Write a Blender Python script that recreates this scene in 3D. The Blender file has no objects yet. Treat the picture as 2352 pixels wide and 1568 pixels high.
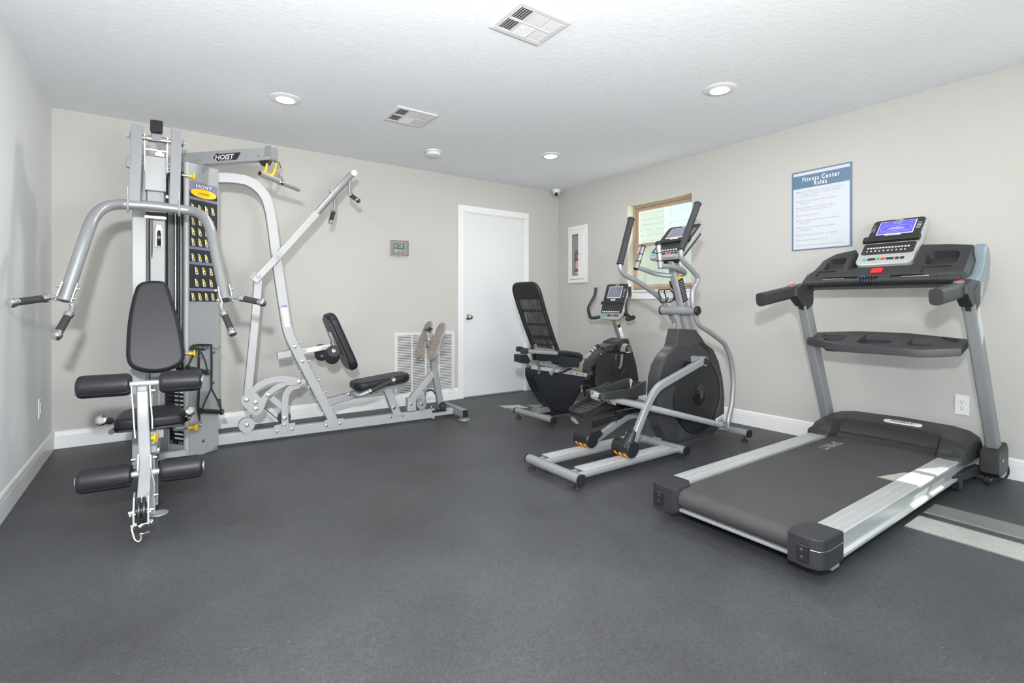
# A small fitness room: home gym, treadmill, elliptical and recumbent bike.
# World: X runs along the back wall to the right, Y runs towards the back wall, Z up, metres.
import bpy, bmesh, math, random
from mathutils import Vector, Matrix
random.seed(4)
SC = bpy.context.scene
COL = SC.collection
V = Vector
PI = math.pi

# ------------------------------------------------------------------ materials
def nmat(name, col, rough=.5, metal=0., bump=0., bscale=200., var=0., vscale=6., spec=.5, coat=0.,
         emit=None, estr=1., alpha=1., aniso=None):
    m = bpy.data.materials.new(name); m.use_nodes = True
    nt = m.node_tree; N = nt.nodes; L = nt.links
    b = N['Principled BSDF']
    c = tuple(col) + (1.,)
    b.inputs['Base Color'].default_value = c
    b.inputs['Roughness'].default_value = rough
    b.inputs['Metallic'].default_value = metal
    b.inputs['Specular IOR Level'].default_value = spec
    b.inputs['Coat Weight'].default_value = coat
    b.inputs['Alpha'].default_value = alpha
    if emit:
        b.inputs['Emission Color'].default_value = tuple(emit) + (1.,)
        b.inputs['Emission Strength'].default_value = estr
    tc = N.new('ShaderNodeTexCoord')
    if var:
        t = N.new('ShaderNodeTexNoise'); t.inputs['Scale'].default_value = vscale; t.inputs['Detail'].default_value = 5
        L.new(tc.outputs['Object'], t.inputs['Vector'])
        mx = N.new('ShaderNodeMix'); mx.data_type = 'RGBA'
        mx.inputs[6].default_value = tuple(min(1, x * (1 - var)) for x in col) + (1,)
        mx.inputs[7].default_value = tuple(min(1, x * (1 + var)) for x in col) + (1,)
        L.new(t.outputs['Fac'], mx.inputs[0]); L.new(mx.outputs[2], b.inputs['Base Color'])
    if bump:
        t2 = N.new('ShaderNodeTexNoise'); t2.inputs['Scale'].default_value = bscale; t2.inputs['Detail'].default_value = 3
        L.new(tc.outputs['Object'], t2.inputs['Vector'])
        bp = N.new('ShaderNodeBump'); bp.inputs['Strength'].default_value = bump; bp.inputs['Distance'].default_value = .002
        L.new(t2.outputs['Fac'], bp.inputs['Height']); L.new(bp.outputs['Normal'], b.inputs['Normal'])
    return m

def s2l(r, g, b):
    f = lambda v: (v / 255. / 12.92) if v <= 10 else ((v / 255. + .055) / 1.055) ** 2.4
    return (f(r), f(g), f(b))

WALL = nmat('beige wall paint', (.520, .508, .486), .75, bump=.25, bscale=90, spec=.2)
WALL_LIFTED = nmat('lightened left wall paint', (.83, .84, .86), .75, bump=.3, bscale=70, spec=.2)  # left wall colour lightened to make up for weak light there
TRIM = nmat('white trim paint', (.80, .80, .81), .35, spec=.4)
DOORM = nmat('white door paint', (.70, .72, .74), .4, spec=.4)
WHITE = nmat('white plastic', (.78, .78, .78), .35)
WHITEM = nmat('white enamel', (.68, .68, .68), .35)
SILVER = nmat('silver powder coat', (.30, .31, .325), .42, .3, var=.05, vscale=9)
SILVERL = nmat('light silver powder coat', (.36, .365, .375), .48, .15, var=.04, vscale=12)
SILVERD = nmat('satin steel paint', (.31, .32, .33), .33, .45)
GREYP = nmat('grey sheet steel', (.31, .32, .33), .55, .15)
CHROME = nmat('chrome', (.62, .61, .60), .22, 1.)
BRUSH = nmat('brushed aluminium', (.55, .565, .57), .36, .45, var=.05, vscale=14)
VINYL = nmat('black vinyl', (.0165, .017, .0215), .42, bump=.12, bscale=350, spec=.3)
FOAM = nmat('black foam grip', (.03, .031, .036), .75, bump=.3, bscale=400)
BLACK = nmat('black plastic', (.016, .0165, .018), .38)
GLOSS = nmat('glossy black plastic', (.012, .012, .013), .12, coat=.6)
DARK = nmat('charcoal plastic', (.026, .0265, .029), .45, bump=.08, bscale=500)
DARK2 = nmat('dark grey plastic', (.045, .046, .05), .4)
SHROUD = nmat('graphite shroud plastic', (.036, .0365, .04), .38)
NAVY = nmat('blue black shroud plastic', (.013, .015, .021), .33)
RUBBER = nmat('black rubber', (.02, .02, .02), .7)
BELT = nmat('running belt', (.052, .051, .051), .6, bump=.2, bscale=600, var=.18, vscale=4)
YELLOW = nmat('yellow plastic', (.85, .52, .01), .4)
LIME = nmat('yellow print', (.80, .72, .05), .5)
ORANGE = nmat('orange rollers', (.85, .33, .01), .4)
RED = nmat('red plastic', (.72, .02, .02), .35)
GREEN = nmat('green key', (.03, .45, .08), .4)
CYAN = nmat('cyan key', (.03, .42, .55), .4)
BLUEC = nmat('blue clip', (.01, .12, .55), .35)
PRINTW = nmat('white print', (.85, .85, .85), .5)
PRINTK = nmat('black print', (.02, .02, .022), .5)
PRINTG = nmat('grey print', (.22, .22, .24), .5)
PRINTB = nmat('slate blue print', (.115, .195, .30), .45)
PURPLE = nmat('lavender print', (.165, .175, .265), .45)
PAPER = nmat('sign white', (.60, .63, .68), .5)
BROWN = nmat('scuffed foot plate', (.33, .285, .25), .5, .2, var=.6, vscale=34)
TAN = nmat('tan window vinyl', (.40, .29, .215), .45)
CREAM = nmat('cream window casing', (.66, .655, .54), .55)
SCREENB = nmat('blue lcd', (.05, .05, .3), .25, emit=(.11, .10, .72), estr=1.1)
LCDG = nmat('grey lcd', (.20, .20, .27), .2)
LCDT = nmat('lcd digits', (.3, .3, .7), .3, emit=(.26, .26, .85), estr=1.1)
PCB = nmat('green thermostat face', (.02, .28, .20), .4)
DUCT = nmat('duct inside', (.12, .115, .11), .8)
LAMP = nmat('lamp diffuser', (.9, .9, .9), .5, emit=(1, .985, .95), estr=14)
SIDING = nmat('pale siding', (.72, .62, .46), .7)
SIDINGG = nmat('green tinted glass', (.32, .43, .40), .15)
KHAKI = nmat('exterior trim', (.80, .73, .58), .6)
GRASS = nmat('outdoor ground', (.35, .36, .32), .9)

def ceiling_mat():
    m = nmat('textured ceiling', (.84, .862, .89), .85, spec=.15)
    nt = m.node_tree; N = nt.nodes; L = nt.links; b = N['Principled BSDF']
    tc = N.new('ShaderNodeTexCoord'); mp = N.new('ShaderNodeMapping')
    mp.inputs['Scale'].default_value = (14, 26, 14); mp.inputs['Rotation'].default_value = (0, 0, .5)
    t = N.new('ShaderNodeTexNoise'); t.inputs['Scale'].default_value = 1.6; t.inputs['Detail'].default_value = 7; t.inputs['Roughness'].default_value = .62
    L.new(tc.outputs['Object'], mp.inputs[0]); L.new(mp.outputs[0], t.inputs['Vector'])
    r = N.new('ShaderNodeValToRGB'); r.color_ramp.elements[0].position = .42; r.color_ramp.elements[1].position = .62
    L.new(t.outputs['Fac'], r.inputs[0])
    bp = N.new('ShaderNodeBump'); bp.inputs['Strength'].default_value = .22; bp.inputs['Distance'].default_value = .003
    L.new(r.outputs[0], bp.inputs['Height']); L.new(bp.outputs[0], b.inputs['Normal'])
    return m
CEIL = ceiling_mat()

def floor_mat():
    m = nmat('rubber floor', (.05, .051, .053), .5, spec=.5)
    nt = m.node_tree; N = nt.nodes; L = nt.links; b = N['Principled BSDF']
    tc = N.new('ShaderNodeTexCoord')
    n1 = N.new('ShaderNodeTexNoise'); n1.inputs['Scale'].default_value = 1.3; n1.inputs['Detail'].default_value = 6; n1.inputs['Roughness'].default_value = .6
    n2 = N.new('ShaderNodeTexNoise'); n2.inputs['Scale'].default_value = 150; n2.inputs['Detail'].default_value = 2
    vo = N.new('ShaderNodeTexVoronoi'); vo.inputs['Scale'].default_value = 40
    for n in (n1, n2, vo): L.new(tc.outputs['Object'], n.inputs['Vector'])
    r1 = N.new('ShaderNodeValToRGB')
    r1.color_ramp.elements[0].position = .3; r1.color_ramp.elements[0].color = (.036, .037, .0405, 1)
    r1.color_ramp.elements[1].position = .72; r1.color_ramp.elements[1].color = (.066, .0685, .074, 1)
    L.new(n1.outputs['Fac'], r1.inputs[0])
    r2 = N.new('ShaderNodeValToRGB')
    r2.color_ramp.elements[0].position = .05; r2.color_ramp.elements[0].color = (1, 1, 1, 1)
    r2.color_ramp.elements[1].position = .085; r2.color_ramp.elements[1].color = (0, 0, 0, 1)
    L.new(vo.outputs['Distance'], r2.inputs[0])
    ns = N.new('ShaderNodeTexNoise'); ns.inputs['Scale'].default_value = 9; L.new(tc.outputs['Object'], ns.inputs['Vector'])
    r3 = N.new('ShaderNodeValToRGB'); r3.color_ramp.elements[0].position = .5; r3.color_ramp.elements[1].position = .6
    L.new(ns.outputs['Fac'], r3.inputs[0])
    mu = N.new('ShaderNodeMath'); mu.operation = 'MULTIPLY'; L.new(r2.outputs[0], mu.inputs[0]); L.new(r3.outputs[0], mu.inputs[1])
    mx = N.new('ShaderNodeMix'); mx.data_type = 'RGBA'; mx.inputs[7].default_value = (.26, .26, .25, 1)
    L.new(mu.outputs[0], mx.inputs[0]); L.new(r1.outputs[0], mx.inputs[6])
    m2 = N.new('ShaderNodeMix'); m2.data_type = 'RGBA'; m2.blend_type = 'OVERLAY'; m2.inputs[0].default_value = .7
    L.new(mx.outputs[2], m2.inputs[6]); L.new(n2.outputs['Fac'], m2.inputs[7]); L.new(m2.outputs[2], b.inputs['Base Color'])
    bp = N.new('ShaderNodeBump'); bp.inputs['Strength'].default_value = .35; bp.inputs['Distance'].default_value = .0015
    L.new(n2.outputs['Fac'], bp.inputs['Height']); L.new(bp.outputs[0], b.inputs['Normal'])
    return m
FLOOR = floor_mat()

def glass_mat(name, tint=(1, 1, 1), clear=.9):
    m = bpy.data.materials.new(name); m.use_nodes = True
    nt = m.node_tree; N = nt.nodes; L = nt.links
    N.remove(N['Principled BSDF'])
    tr = N.new('ShaderNodeBsdfTransparent'); tr.inputs[0].default_value = tuple(tint) + (1,)
    gl = N.new('ShaderNodeBsdfGlossy'); gl.inputs['Roughness'].default_value = .03
    mx = N.new('ShaderNodeMixShader'); mx.inputs[0].default_value = 1 - clear
    L.new(tr.outputs[0], mx.inputs[1]); L.new(gl.outputs[0], mx.inputs[2]); L.new(mx.outputs[0], N['Material Output'].inputs[0])
    return m
GLASS = glass_mat('window glass', (.93, .98, .95), .92)
CLEARP = glass_mat('clear plastic', (.9, .9, .9), .9)

def screen_mat(name, col, open_):
    m = bpy.data.materials.new(name); m.use_nodes = True
    nt = m.node_tree; N = nt.nodes; L = nt.links
    b = N['Principled BSDF']; b.inputs['Base Color'].default_value = tuple(col) + (1,); b.inputs['Roughness'].default_value = .6
    tr = N.new('ShaderNodeBsdfTransparent'); mx = N.new('ShaderNodeMixShader'); mx.inputs[0].default_value = open_
    L.new(b.outputs[0], mx.inputs[1]); L.new(tr.outputs[0], mx.inputs[2]); L.new(mx.outputs[0], N['Material Output'].inputs[0])
    return m
INSECT = screen_mat('insect screen', (.55, .58, .52), .6)
MESHB = screen_mat('black mesh fabric', (.022, .022, .023), .10)
def streaks(m):
    nt = m.node_tree; N = nt.nodes; L = nt.links; tc = N.new('ShaderNodeTexCoord'); mp = N.new('ShaderNodeMapping'); mp.inputs['Scale'].default_value = (30, 42, 6)
    t = N.new('ShaderNodeTexNoise'); t.inputs['Scale'].default_value = 1.2; t.inputs['Detail'].default_value = 4
    r = N.new('ShaderNodeValToRGB'); r.color_ramp.elements[0].position = .48; r.color_ramp.elements[0].color = (.02, .02, .021, 1); r.color_ramp.elements[1].position = .68; r.color_ramp.elements[1].color = (.085, .082, .08, 1)
    L.new(tc.outputs['Object'], mp.inputs[0]); L.new(mp.outputs[0], t.inputs[0]); L.new(t.outputs['Fac'], r.inputs[0]); L.new(r.outputs[0], N['Principled BSDF'].inputs['Base Color'])
streaks(MESHB)

# ------------------------------------------------------------------ mesh builder
def frame(t, up=(0, 0, 1)):
    t = V(t).normalized(); u = V(up)
    s = u.cross(t)
    if s.length < 1e-4: s = V((1, 0, 0)).cross(t)
    if s.length < 1e-4: s = V((0, 1, 0)).cross(t)
    s.normalize(); n = t.cross(s).normalized()
    return s, n, t

def catmull(pts, k=6):
    P = [V(p) for p in pts]
    if len(P) < 3: return P
    Q = [P[0] * 2 - P[1]] + P + [P[-1] * 2 - P[-2]]
    out = []
    for i in range(1, len(Q) - 2):
        a, b, c, d = Q[i - 1], Q[i], Q[i + 1], Q[i + 2]
        for j in range(k):
            t = j / k
            out.append(.5 * ((2 * b) + (c - a) * t + (2 * a - 5 * b + 4 * c - d) * t * t + (3 * b - a - 3 * c + d) * t ** 3))
    out.append(P[-1]); return out

def fillet(pts, r, k=5):
    P = [V(p) for p in pts]; out = [P[0]]
    for i in range(1, len(P) - 1):
        a, b, c = P[i - 1], P[i], P[i + 1]
        rr = r[i - 1] if isinstance(r, (list, tuple)) else r
        d1 = (a - b); d2 = (c - b); q = min(rr, d1.length * .49, d2.length * .49)
        p0 = b + d1.normalized() * q; p1 = b + d2.normalized() * q
        for j in range(k + 1):
            t = j / k; out.append(p0 * (1 - t) ** 2 + b * 2 * t * (1 - t) + p1 * t * t)
    out.append(P[-1]); return out

class MB:
    def __init__(s): s.bm = bmesh.new(); s.mats = []; s.mi = 0
    def mat(s, m):
        if m not in s.mats: s.mats.append(m)
        s.mi = s.mats.index(m); return s
    def face(s, vs):
        try:
            f = s.bm.faces.new(vs); f.material_index = s.mi; return f
        except ValueError: return None
    def rings(s, R, closed=False, cap=True, smoothcap=False):
        vr = [[s.bm.verts.new(p) for p in r] for r in R]
        n = len(R[0]); m = len(R)
        for i in range(m if closed else m - 1):
            a = vr[i]; b = vr[(i + 1) % m]
            for j in range(n): s.face([a[j], a[(j + 1) % n], b[(j + 1) % n], b[j]])
        if cap and not closed: s.face(list(reversed(vr[0]))); s.face(vr[-1])
        return s
    def sweep(s, pts, prof, up=None, cap=True, closed=False):
        P = [V(p) for p in pts]; n = len(P); R = []
        ps = None
        for i in range(n):
            if closed: t = (P[(i + 1) % n] - P[i - 1]).normalized(); t0 = (P[i] - P[i - 1]).normalized()
            else:
                t = (P[min(i + 1, n - 1)] - P[max(i - 1, 0)]).normalized()
                t0 = (P[i] - P[i - 1]).normalized() if i else t
            if up is not None:
                sd, nn, _ = frame(t, up)
            else:
                if ps is None: sd, nn, _ = frame(t)
                else:
                    sd = ps - t * ps.dot(t); sd.normalize(); nn = t.cross(sd).normalized()
                ps = sd
            k = 1.
            if 0 < i < n - 1 or closed:
                c = abs(t.dot(t0)); k = 1 / max(c, .6)
            R.append([P[i] + sd * a + nn * (b * (k if up is not None else 1)) for a, b in prof])
        return s.rings(R, closed, cap)
    def tube(s, pts, r, n=14, cap=True, closed=False, r2=None):
        prof = [(math.cos(2 * PI * k / n) * r, math.sin(2 * PI * k / n) * r) for k in range(n)]
        return s.sweep(pts, prof, None, cap, closed)
    def rprof(s, w, h, b=.006, k=3):
        b = min(b, w * .49, h * .49); out = []
        for cx, cy, a0 in ((w / 2 - b, h / 2 - b, 0), (-w / 2 + b, h / 2 - b, PI / 2), (-w / 2 + b, -h / 2 + b, PI), (w / 2 - b, -h / 2 + b, 1.5 * PI)):
            for j in range(k + 1):
                a = a0 + j / k * PI / 2; out.append((cx + math.cos(a) * b, cy + math.sin(a) * b))
        return out
    def bar(s, pts, w, h, up=(0, 0, 1), b=.006):
        """rectangular tube: w measured sideways (up x path), h measured along up"""
        return s.sweep(pts, s.rprof(w, h, b), up)
    def cyl(s, a, b, r, r2=None, n=20, bev=0.):
        a = V(a); b = V(b); sd, nn, t = frame(b - a); r2 = r if r2 is None else r2
        L = [(a, r), (b, r2)]
        if bev:
            L = [(a, r - bev), (a + t * bev, r), (b - t * bev, r2), (b, r2 - bev)]
        R = [[p + sd * math.cos(2 * PI * k / n) * q + nn * math.sin(2 * PI * k / n) * q for k in range(n)] for p, q in L]
        return s.rings(R)
    def lathe(s, prof, c, ax=(0, 0, 1), n=28):
        c = V(c); sd, nn, t = frame(ax)
        R = [[c + t * z + sd * math.cos(2 * PI * k / n) * max(r, 1e-4) + nn * math.sin(2 * PI * k / n) * max(r, 1e-4) for k in range(n)] for r, z in prof]
        return s.rings(R)
    def ring(s, c, ax, R, r, n=20, m=6, sy=1.):
        sd, nn, t = frame(ax); c = V(c)
        pts = [c + sd * math.cos(2 * PI * k / n) * R + nn * math.sin(2 * PI * k / n) * R * sy for k in range(n)]
        return s.tube(pts, r, m, closed=True)
    def box(s, c, d, ax=None, bev=0.):
        """box at c, size d, optional axes (3 vectors)"""
        c = V(c)
        if ax is None: X, Y, Z = V((1, 0, 0)), V((0, 1, 0)), V((0, 0, 1))
        else: X, Y, Z = [V(a).normalized() for a in ax]
        if bev > 0:
            bev = min(bev, min(d) * .45)
            pr = s.rprof(d[0], d[1], bev, 2); pi = s.rprof(d[0] - 2 * bev, d[1] - 2 * bev, bev * .5, 2)
            R = []
            for q, z in ((pi, -d[2] / 2), (pr, -d[2] / 2 + bev), (pr, d[2] / 2 - bev), (pi, d[2] / 2)):
                R.append([c + X * a + Y * b + Z * z for a, b in q])
            return s.rings(R)
        R = [[c + X * a * d[0] / 2 + Y * b * d[1] / 2 + Z * z * d[2] / 2 for a, b in ((1, 1), (-1, 1), (-1, -1), (1, -1))] for z in (-1, 1)]
        return s.rings(R)
    def bx(s, x0, x1, y0, y1, z0, z1, bev=0.):
        return s.box(((x0 + x1) / 2, (y0 + y1) / 2, (z0 + z1) / 2), (abs(x1 - x0), abs(y1 - y0), abs(z1 - z0)), None, bev)
    def prism(s, pts, ext, bev=0., center=False):
        P = [V(p) for p in pts]; e = V(ext)
        if center: P = [p - e * .5 for p in P]
        if bev:
            C = sum(P, V()) / len(P); n = e.normalized()
            def inset(q):
                out = []
                m = len(P); area = V()
                for i in range(m): area += (P[i] - C).cross(P[(i + 1) % m] - C)
                sg = 1 if area.dot(n) > 0 else -1
                for i in range(m):
                    a = (P[i] - P[i - 1]); b = (P[(i + 1) % m] - P[i])
                    a = a.normalized() if a.length else b.normalized(); b = b.normalized() if b.length else a
                    na = n.cross(a) * sg; nb = n.cross(b) * sg; v = na + nb
                    l = v.length
                    v = v / l if l > 1e-6 else na
                    out.append(P[i] + v * q / max(.5, v.dot(na)))
                return out
            I = inset(bev); J = inset(bev * .3)
            L = e.length
            R = [I, [p + n * bev * .3 for p in J], [p + n * bev for p in P], [p + n * (L - bev) for p in P], [p + n * (L - bev * .3) for p in J], [p + e for p in I]]
            return s.rings(R)
        return s.rings([P, [p + e for p in P]])
    def pad(s, pts, ext, r):
        """cushion: planar outline grown by ext with softly rounded rims of radius r"""
        P = [V(p) for p in pts]; e = V(ext); n = e.normalized(); L = e.length; m = len(P)
        C = sum(P, V()) / m; area = V()
        for i in range(m): area += (P[i] - C).cross(P[(i + 1) % m] - C)
        sg = 1 if area.dot(n) > 0 else -1
        def inset(q):
            out = []
            for i in range(m):
                a = (P[i] - P[i - 1]).normalized(); b = (P[(i + 1) % m] - P[i]).normalized()
                v = (n.cross(a) * sg + n.cross(b) * sg).normalized(); out.append(P[i] + v * q)
            return out
        R2 = []
        for k in range(6):
            a = k / 5 * PI / 2; q = r * (1 - math.cos(a)); z = L - r + r * math.sin(a)
            R2.append([p + n * z for p in inset(q)])
        R1 = []
        for k in range(4):
            a = (1 - k / 3) * PI / 2; q = r * .5 * (1 - math.cos(a)); z = r * .5 * (1 - math.sin(a))
            R1.append([p + n * z for p in inset(q)])
        return s.rings(R1 + R2)
    def text(s, txt, o, xd, yd, h, ex=.0006, align='LEFT', sx=1., bold=0., sp=1.):
        c = bpy.data.curves.new('t', 'FONT'); c.body = txt; c.size = 1; c.align_x = align; c.extrude = 0; c.offset = bold; c.space_character = sp
        c.resolution_u = 3
        ob = bpy.data.objects.new('t', c); COL.objects.link(ob)
        dg = bpy.context.evaluated_depsgraph_get(); me = bpy.data.meshes.new_from_object(ob.evaluated_get(dg))
        xd = V(xd).normalized(); yd = V(yd).normalized(); n = xd.cross(yd).normalized(); o = V(o)
        k = h / .7
        base = len(s.bm.verts); vs = []
        for v in me.vertices: vs.append(s.bm.verts.new(o + xd * v.co.x * k * sx + yd * v.co.y * k + n * ex))
        for p in me.polygons: s.face([vs[i] for i in p.vertices])
        bpy.data.objects.remove(ob); bpy.data.curves.remove(c); bpy.data.meshes.remove(me)
        return s
    def flat(s, pts, n, t=.0006):
        """thin printed patch lifted by n*t"""
        P = [V(p) + V(n).normalized() * t for p in pts]
        s.face([s.bm.verts.new(p) for p in P]); return s

SPLIT = {'seat_handle', 'chart_pictograms', 'bolt', 'rail_bracket', 'rear_foot', 'incline_frame', 'station_frame', 'adjust_bolts', 'lever_side_plate', 'grip_mount', 'guide_rod', 'cable', 'tray_cup', 'rail_holes', 'display', 'chart_bands', 'clevis_plate', 'pulse_plate', 'fixed_handlebar', 'window_trim', 'rollers', 'receptacle', 'boom_label', 'mast_plates', 'pedal_linkage', 'cap_trim', 'track_rail', 'seat_carriage', 'under_frame', 'pulley', 'pulley_pin'}
def islands(bm):
    bm.verts.ensure_lookup_table(); seen = {}; n = 0
    for v in bm.verts:
        if v in seen: continue
        st = [v]; seen[v] = n
        while st:
            a = st.pop()
            for e in a.link_edges:
                b = e.other_vert(a)
                if b not in seen: seen[b] = n; st.append(b)
        n += 1
    bb = [[V((9e9,) * 3), V((-9e9,) * 3)] for _ in range(n)]
    for v, i in seen.items():
        for k in range(3): bb[i][0][k] = min(bb[i][0][k], v.co[k]); bb[i][1][k] = max(bb[i][1][k], v.co[k])
    par = list(range(n))
    def f(i):
        while par[i] != i: i = par[i]
        return i
    for i in range(n):
        for j in range(i):
            if all(bb[i][0][k] <= bb[j][1][k] + .002 and bb[j][0][k] <= bb[i][1][k] + .002 for k in range(3)): par[f(i)] = f(j)
    return {v: f(i) for v, i in seen.items()}
def obj(name, mb, mat=None, parent=None, ang=38, label=None):
    if name in SPLIT:
        g = islands(mb.bm); ids = sorted(set(g.values()))
        if len(ids) > 1:
            if mat is not None and not mb.mats: mb.mats = [mat]
            nm = 'adjust_bolt' if name == 'adjust_bolts' else 'chart_band' if name == 'chart_bands' else 'roller' if name == 'rollers' else 'rail_hole' if name == 'rail_holes' else 'chart_pictogram' if name == 'chart_pictograms' else name
            first = None
            for i in ids:
                q = MB(); q.bm = mb.bm.copy(); q.mats = mb.mats; q.bm.verts.ensure_lookup_table(); mb.bm.verts.ensure_lookup_table(); mb.bm.verts.index_update()
                kill = [q.bm.verts[v.index] for v in g if g[v] != i]
                bmesh.ops.delete(q.bm, geom=kill, context='VERTS')
                used = sorted({f.material_index for f in q.bm.faces}); q.mats = [mb.mats[u] for u in used]
                for f in q.bm.faces: f.material_index = used.index(f.material_index)
                o = obj1(nm, q, None, parent, ang, label); first = first or o
            return first
    return obj1(name, mb, mat, parent, ang, label)
def obj1(name, mb, mat=None, parent=None, ang=38, label=None):
    bm = mb.bm
    if mat is not None and not mb.mats: mb.mats = [mat]
    bmesh.ops.recalc_face_normals(bm, faces=[f for f in bm.faces if len(f.verts) > 2 and any(len(e.link_faces) > 1 for e in f.edges)])
    for f in bm.faces: f.smooth = True
    lim = math.radians(ang)
    for e in bm.edges:
        if len(e.link_faces) == 2:
            try: e.smooth = e.calc_face_angle(0) < lim
            except Exception: pass
    co = [v.co for v in bm.verts]
    lo = V((min(c.x for c in co), min(c.y for c in co), min(c.z for c in co))); hi = V((max(c.x for c in co), max(c.y for c in co), max(c.z for c in co)))
    cen = (lo + hi) / 2
    for v in bm.verts: v.co -= cen
    me = bpy.data.meshes.new(name); bm.to_mesh(me); bm.free()
    for m in mb.mats: me.materials.append(m)
    o = bpy.data.objects.new(name, me); COL.objects.link(o)
    o.location = cen
    wn = o.modifiers.new('weighted_normal', 'WEIGHTED_NORMAL'); wn.keep_sharp = True; wn.weight = 80
    if parent is not None:
        o.parent = parent; off = V(); q = parent
        while q is not None: off += q.location; q = q.parent
        o.location = cen - off
    if label: o['label'] = label
    return o

def tag(o, label, cat, group=None):
    o['label'] = label; o['category'] = cat
    if group: o['group'] = group
    return o
def thing(name, label, cat, loc, group=None):
    o = bpy.data.objects.new(name, None); COL.objects.link(o); o.location = loc; o.empty_display_size = .1
    return tag(o, label, cat, group)
def struct(name, mb, mat=None):
    o = obj(name, mb, mat); o['kind'] = 'structure'; return o
def struct_root(name, loc):
    o = bpy.data.objects.new(name, None); COL.objects.link(o); o.location = loc; o['kind'] = 'structure'; return o

# ------------------------------------------------------------------ room shell
LX, RX, BY, FY, CZ = -.615, 4.13, 4.82, -2.6, 2.44
TW = .14
def wall_with_holes(axis, c, t, u0, u1, z0, z1, holes):
    """wall slab: axis 'X' = plane x=c spanning Y, thickness t away; holes = (u0,u1,z0,z1) sorted by u"""
    m = MB()
    def b(a0, a1, q0, q1):
        if a1 - a0 < 1e-5 or q1 - q0 < 1e-5: return
        if axis == 'X': m.bx(min(c, c + t), max(c, c + t), a0, a1, q0, q1)
        else: m.bx(a0, a1, min(c, c + t), max(c, c + t), q0, q1)
    u = u0
    for h in holes:
        b(u, h[0], z0, z1); b(h[0], h[1], z0, h[2]); b(h[0], h[1], h[3], z1); u = h[1]
    b(u, u1, z0, z1)
    return m
m = MB(); m.bx(LX - .2, RX + .2, FY - .2, BY + .2, -.1, 0); struct('floor', m, FLOOR)
m = MB(); m.bx(LX - .2, RX + .2, FY - .2, BY + .2, CZ, CZ + .12); struct('ceiling', m, CEIL)
struct('wall_left', wall_with_holes('X', LX, -TW, FY, BY, 0, CZ, []), WALL_LIFTED)
struct('wall_back', wall_with_holes('Y', BY, TW, LX - TW, RX + TW, 0, CZ, []), WALL)
W1 = (2.88, 3.68, 1.16, 2.10); W2 = (-.46, .53, 1.16, 2.10)
struct('wall_right', wall_with_holes('X', RX, TW, FY, BY, 0, CZ, [W2, W1, (4.322, 4.572, 1.345, 1.925)]), WALL)
struct('wall_front', wall_with_holes('Y', FY, -TW, LX - TW, RX + TW, 0, CZ, [(.1, 3.5, .02, 2.2)]), WALL)

def baseboard(name, p0, p1, n):
    """moulded skirting from p0 to p1, n points into the room"""
    p0 = V(p0); p1 = V(p1); n = V(n)
    pr = [(0, 0), (.016, 0), (.016, .088), (.013, .093), (.013, .100), (.010, .104), (.010, .112), (.006, .120), (0, .124)]
    m = MB(); m.rings([[p + n * a + V((0, 0, z)) for a, z in pr] for p in (p0, p1)])
    return struct(name, m, TRIM)
baseboard('baseboard_left', (LX, FY, 0), (LX, BY, 0), (1, 0, 0))
baseboard('baseboard_right', (RX, FY, 0), (RX, BY, 0), (-1, 0, 0))
baseboard('baseboard_back', (LX + .016, BY, 0), (2.684, BY, 0), (0, -1, 0))
baseboard('baseboard_corner', (3.66, BY, 0), (RX - .016, BY, 0), (0, -1, 0))['kind'] = 'structure'

# door on the back wall
d = struct_root('door_1', (3.16, BY, 0))
m = MB()
for x0, x1 in ((2.684, 2.748), (3.586, 3.652)): m.bx(x0, x1, BY - .018, BY, 0, 2.062, .004)
m.bx(2.684, 3.652, BY - .018, BY, 2.062, 2.130, .004)
m.bx(2.748, 2.757, BY - .010, BY, 0, 2.062); m.bx(3.577, 3.586, BY - .010, BY, 0, 2.062); m.bx(2.748, 3.586, BY - .010, BY, 2.052, 2.062)
obj('door_frame', m, TRIM, d)
m = MB(); m.bx(2.760, 3.574, BY - .007, BY, .014, 2.049, .002); sl = obj('door_slab', m, DOORM, d)
m = MB(); m.lathe([(.0, 0), (.031, 0), (.032, .004), (.027, .008), (.012, .011), (.011, .03), (.02, .036), (.026, .048), (.024, .06), (.015, .066), (0, .067)], (2.815, BY - .008, .895), (0, -1, 0))
m.lathe([(0, .0665), (.008, .0665), (.008, .069), (0, .069)], (2.815, BY - .008, .895), (0, -1, 0))
obj('door_knob', m, nmat('aged nickel', (.33, .31, .28), .35, .9), d)
for z in (.25, 1.0, 1.78):
    m = MB(); m.cyl((3.580, BY - .014, z), (3.580, BY - .014, z + .09), .006, n=10); m.bx(3.566, 3.578, BY - .009, BY, z, z + .09); obj('hinge', m, TRIM, d)
m = MB(); m.bx(2.757, 3.577, BY - .02, BY, 0, .012, .003); obj('threshold', m, SILVERD, d)

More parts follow.
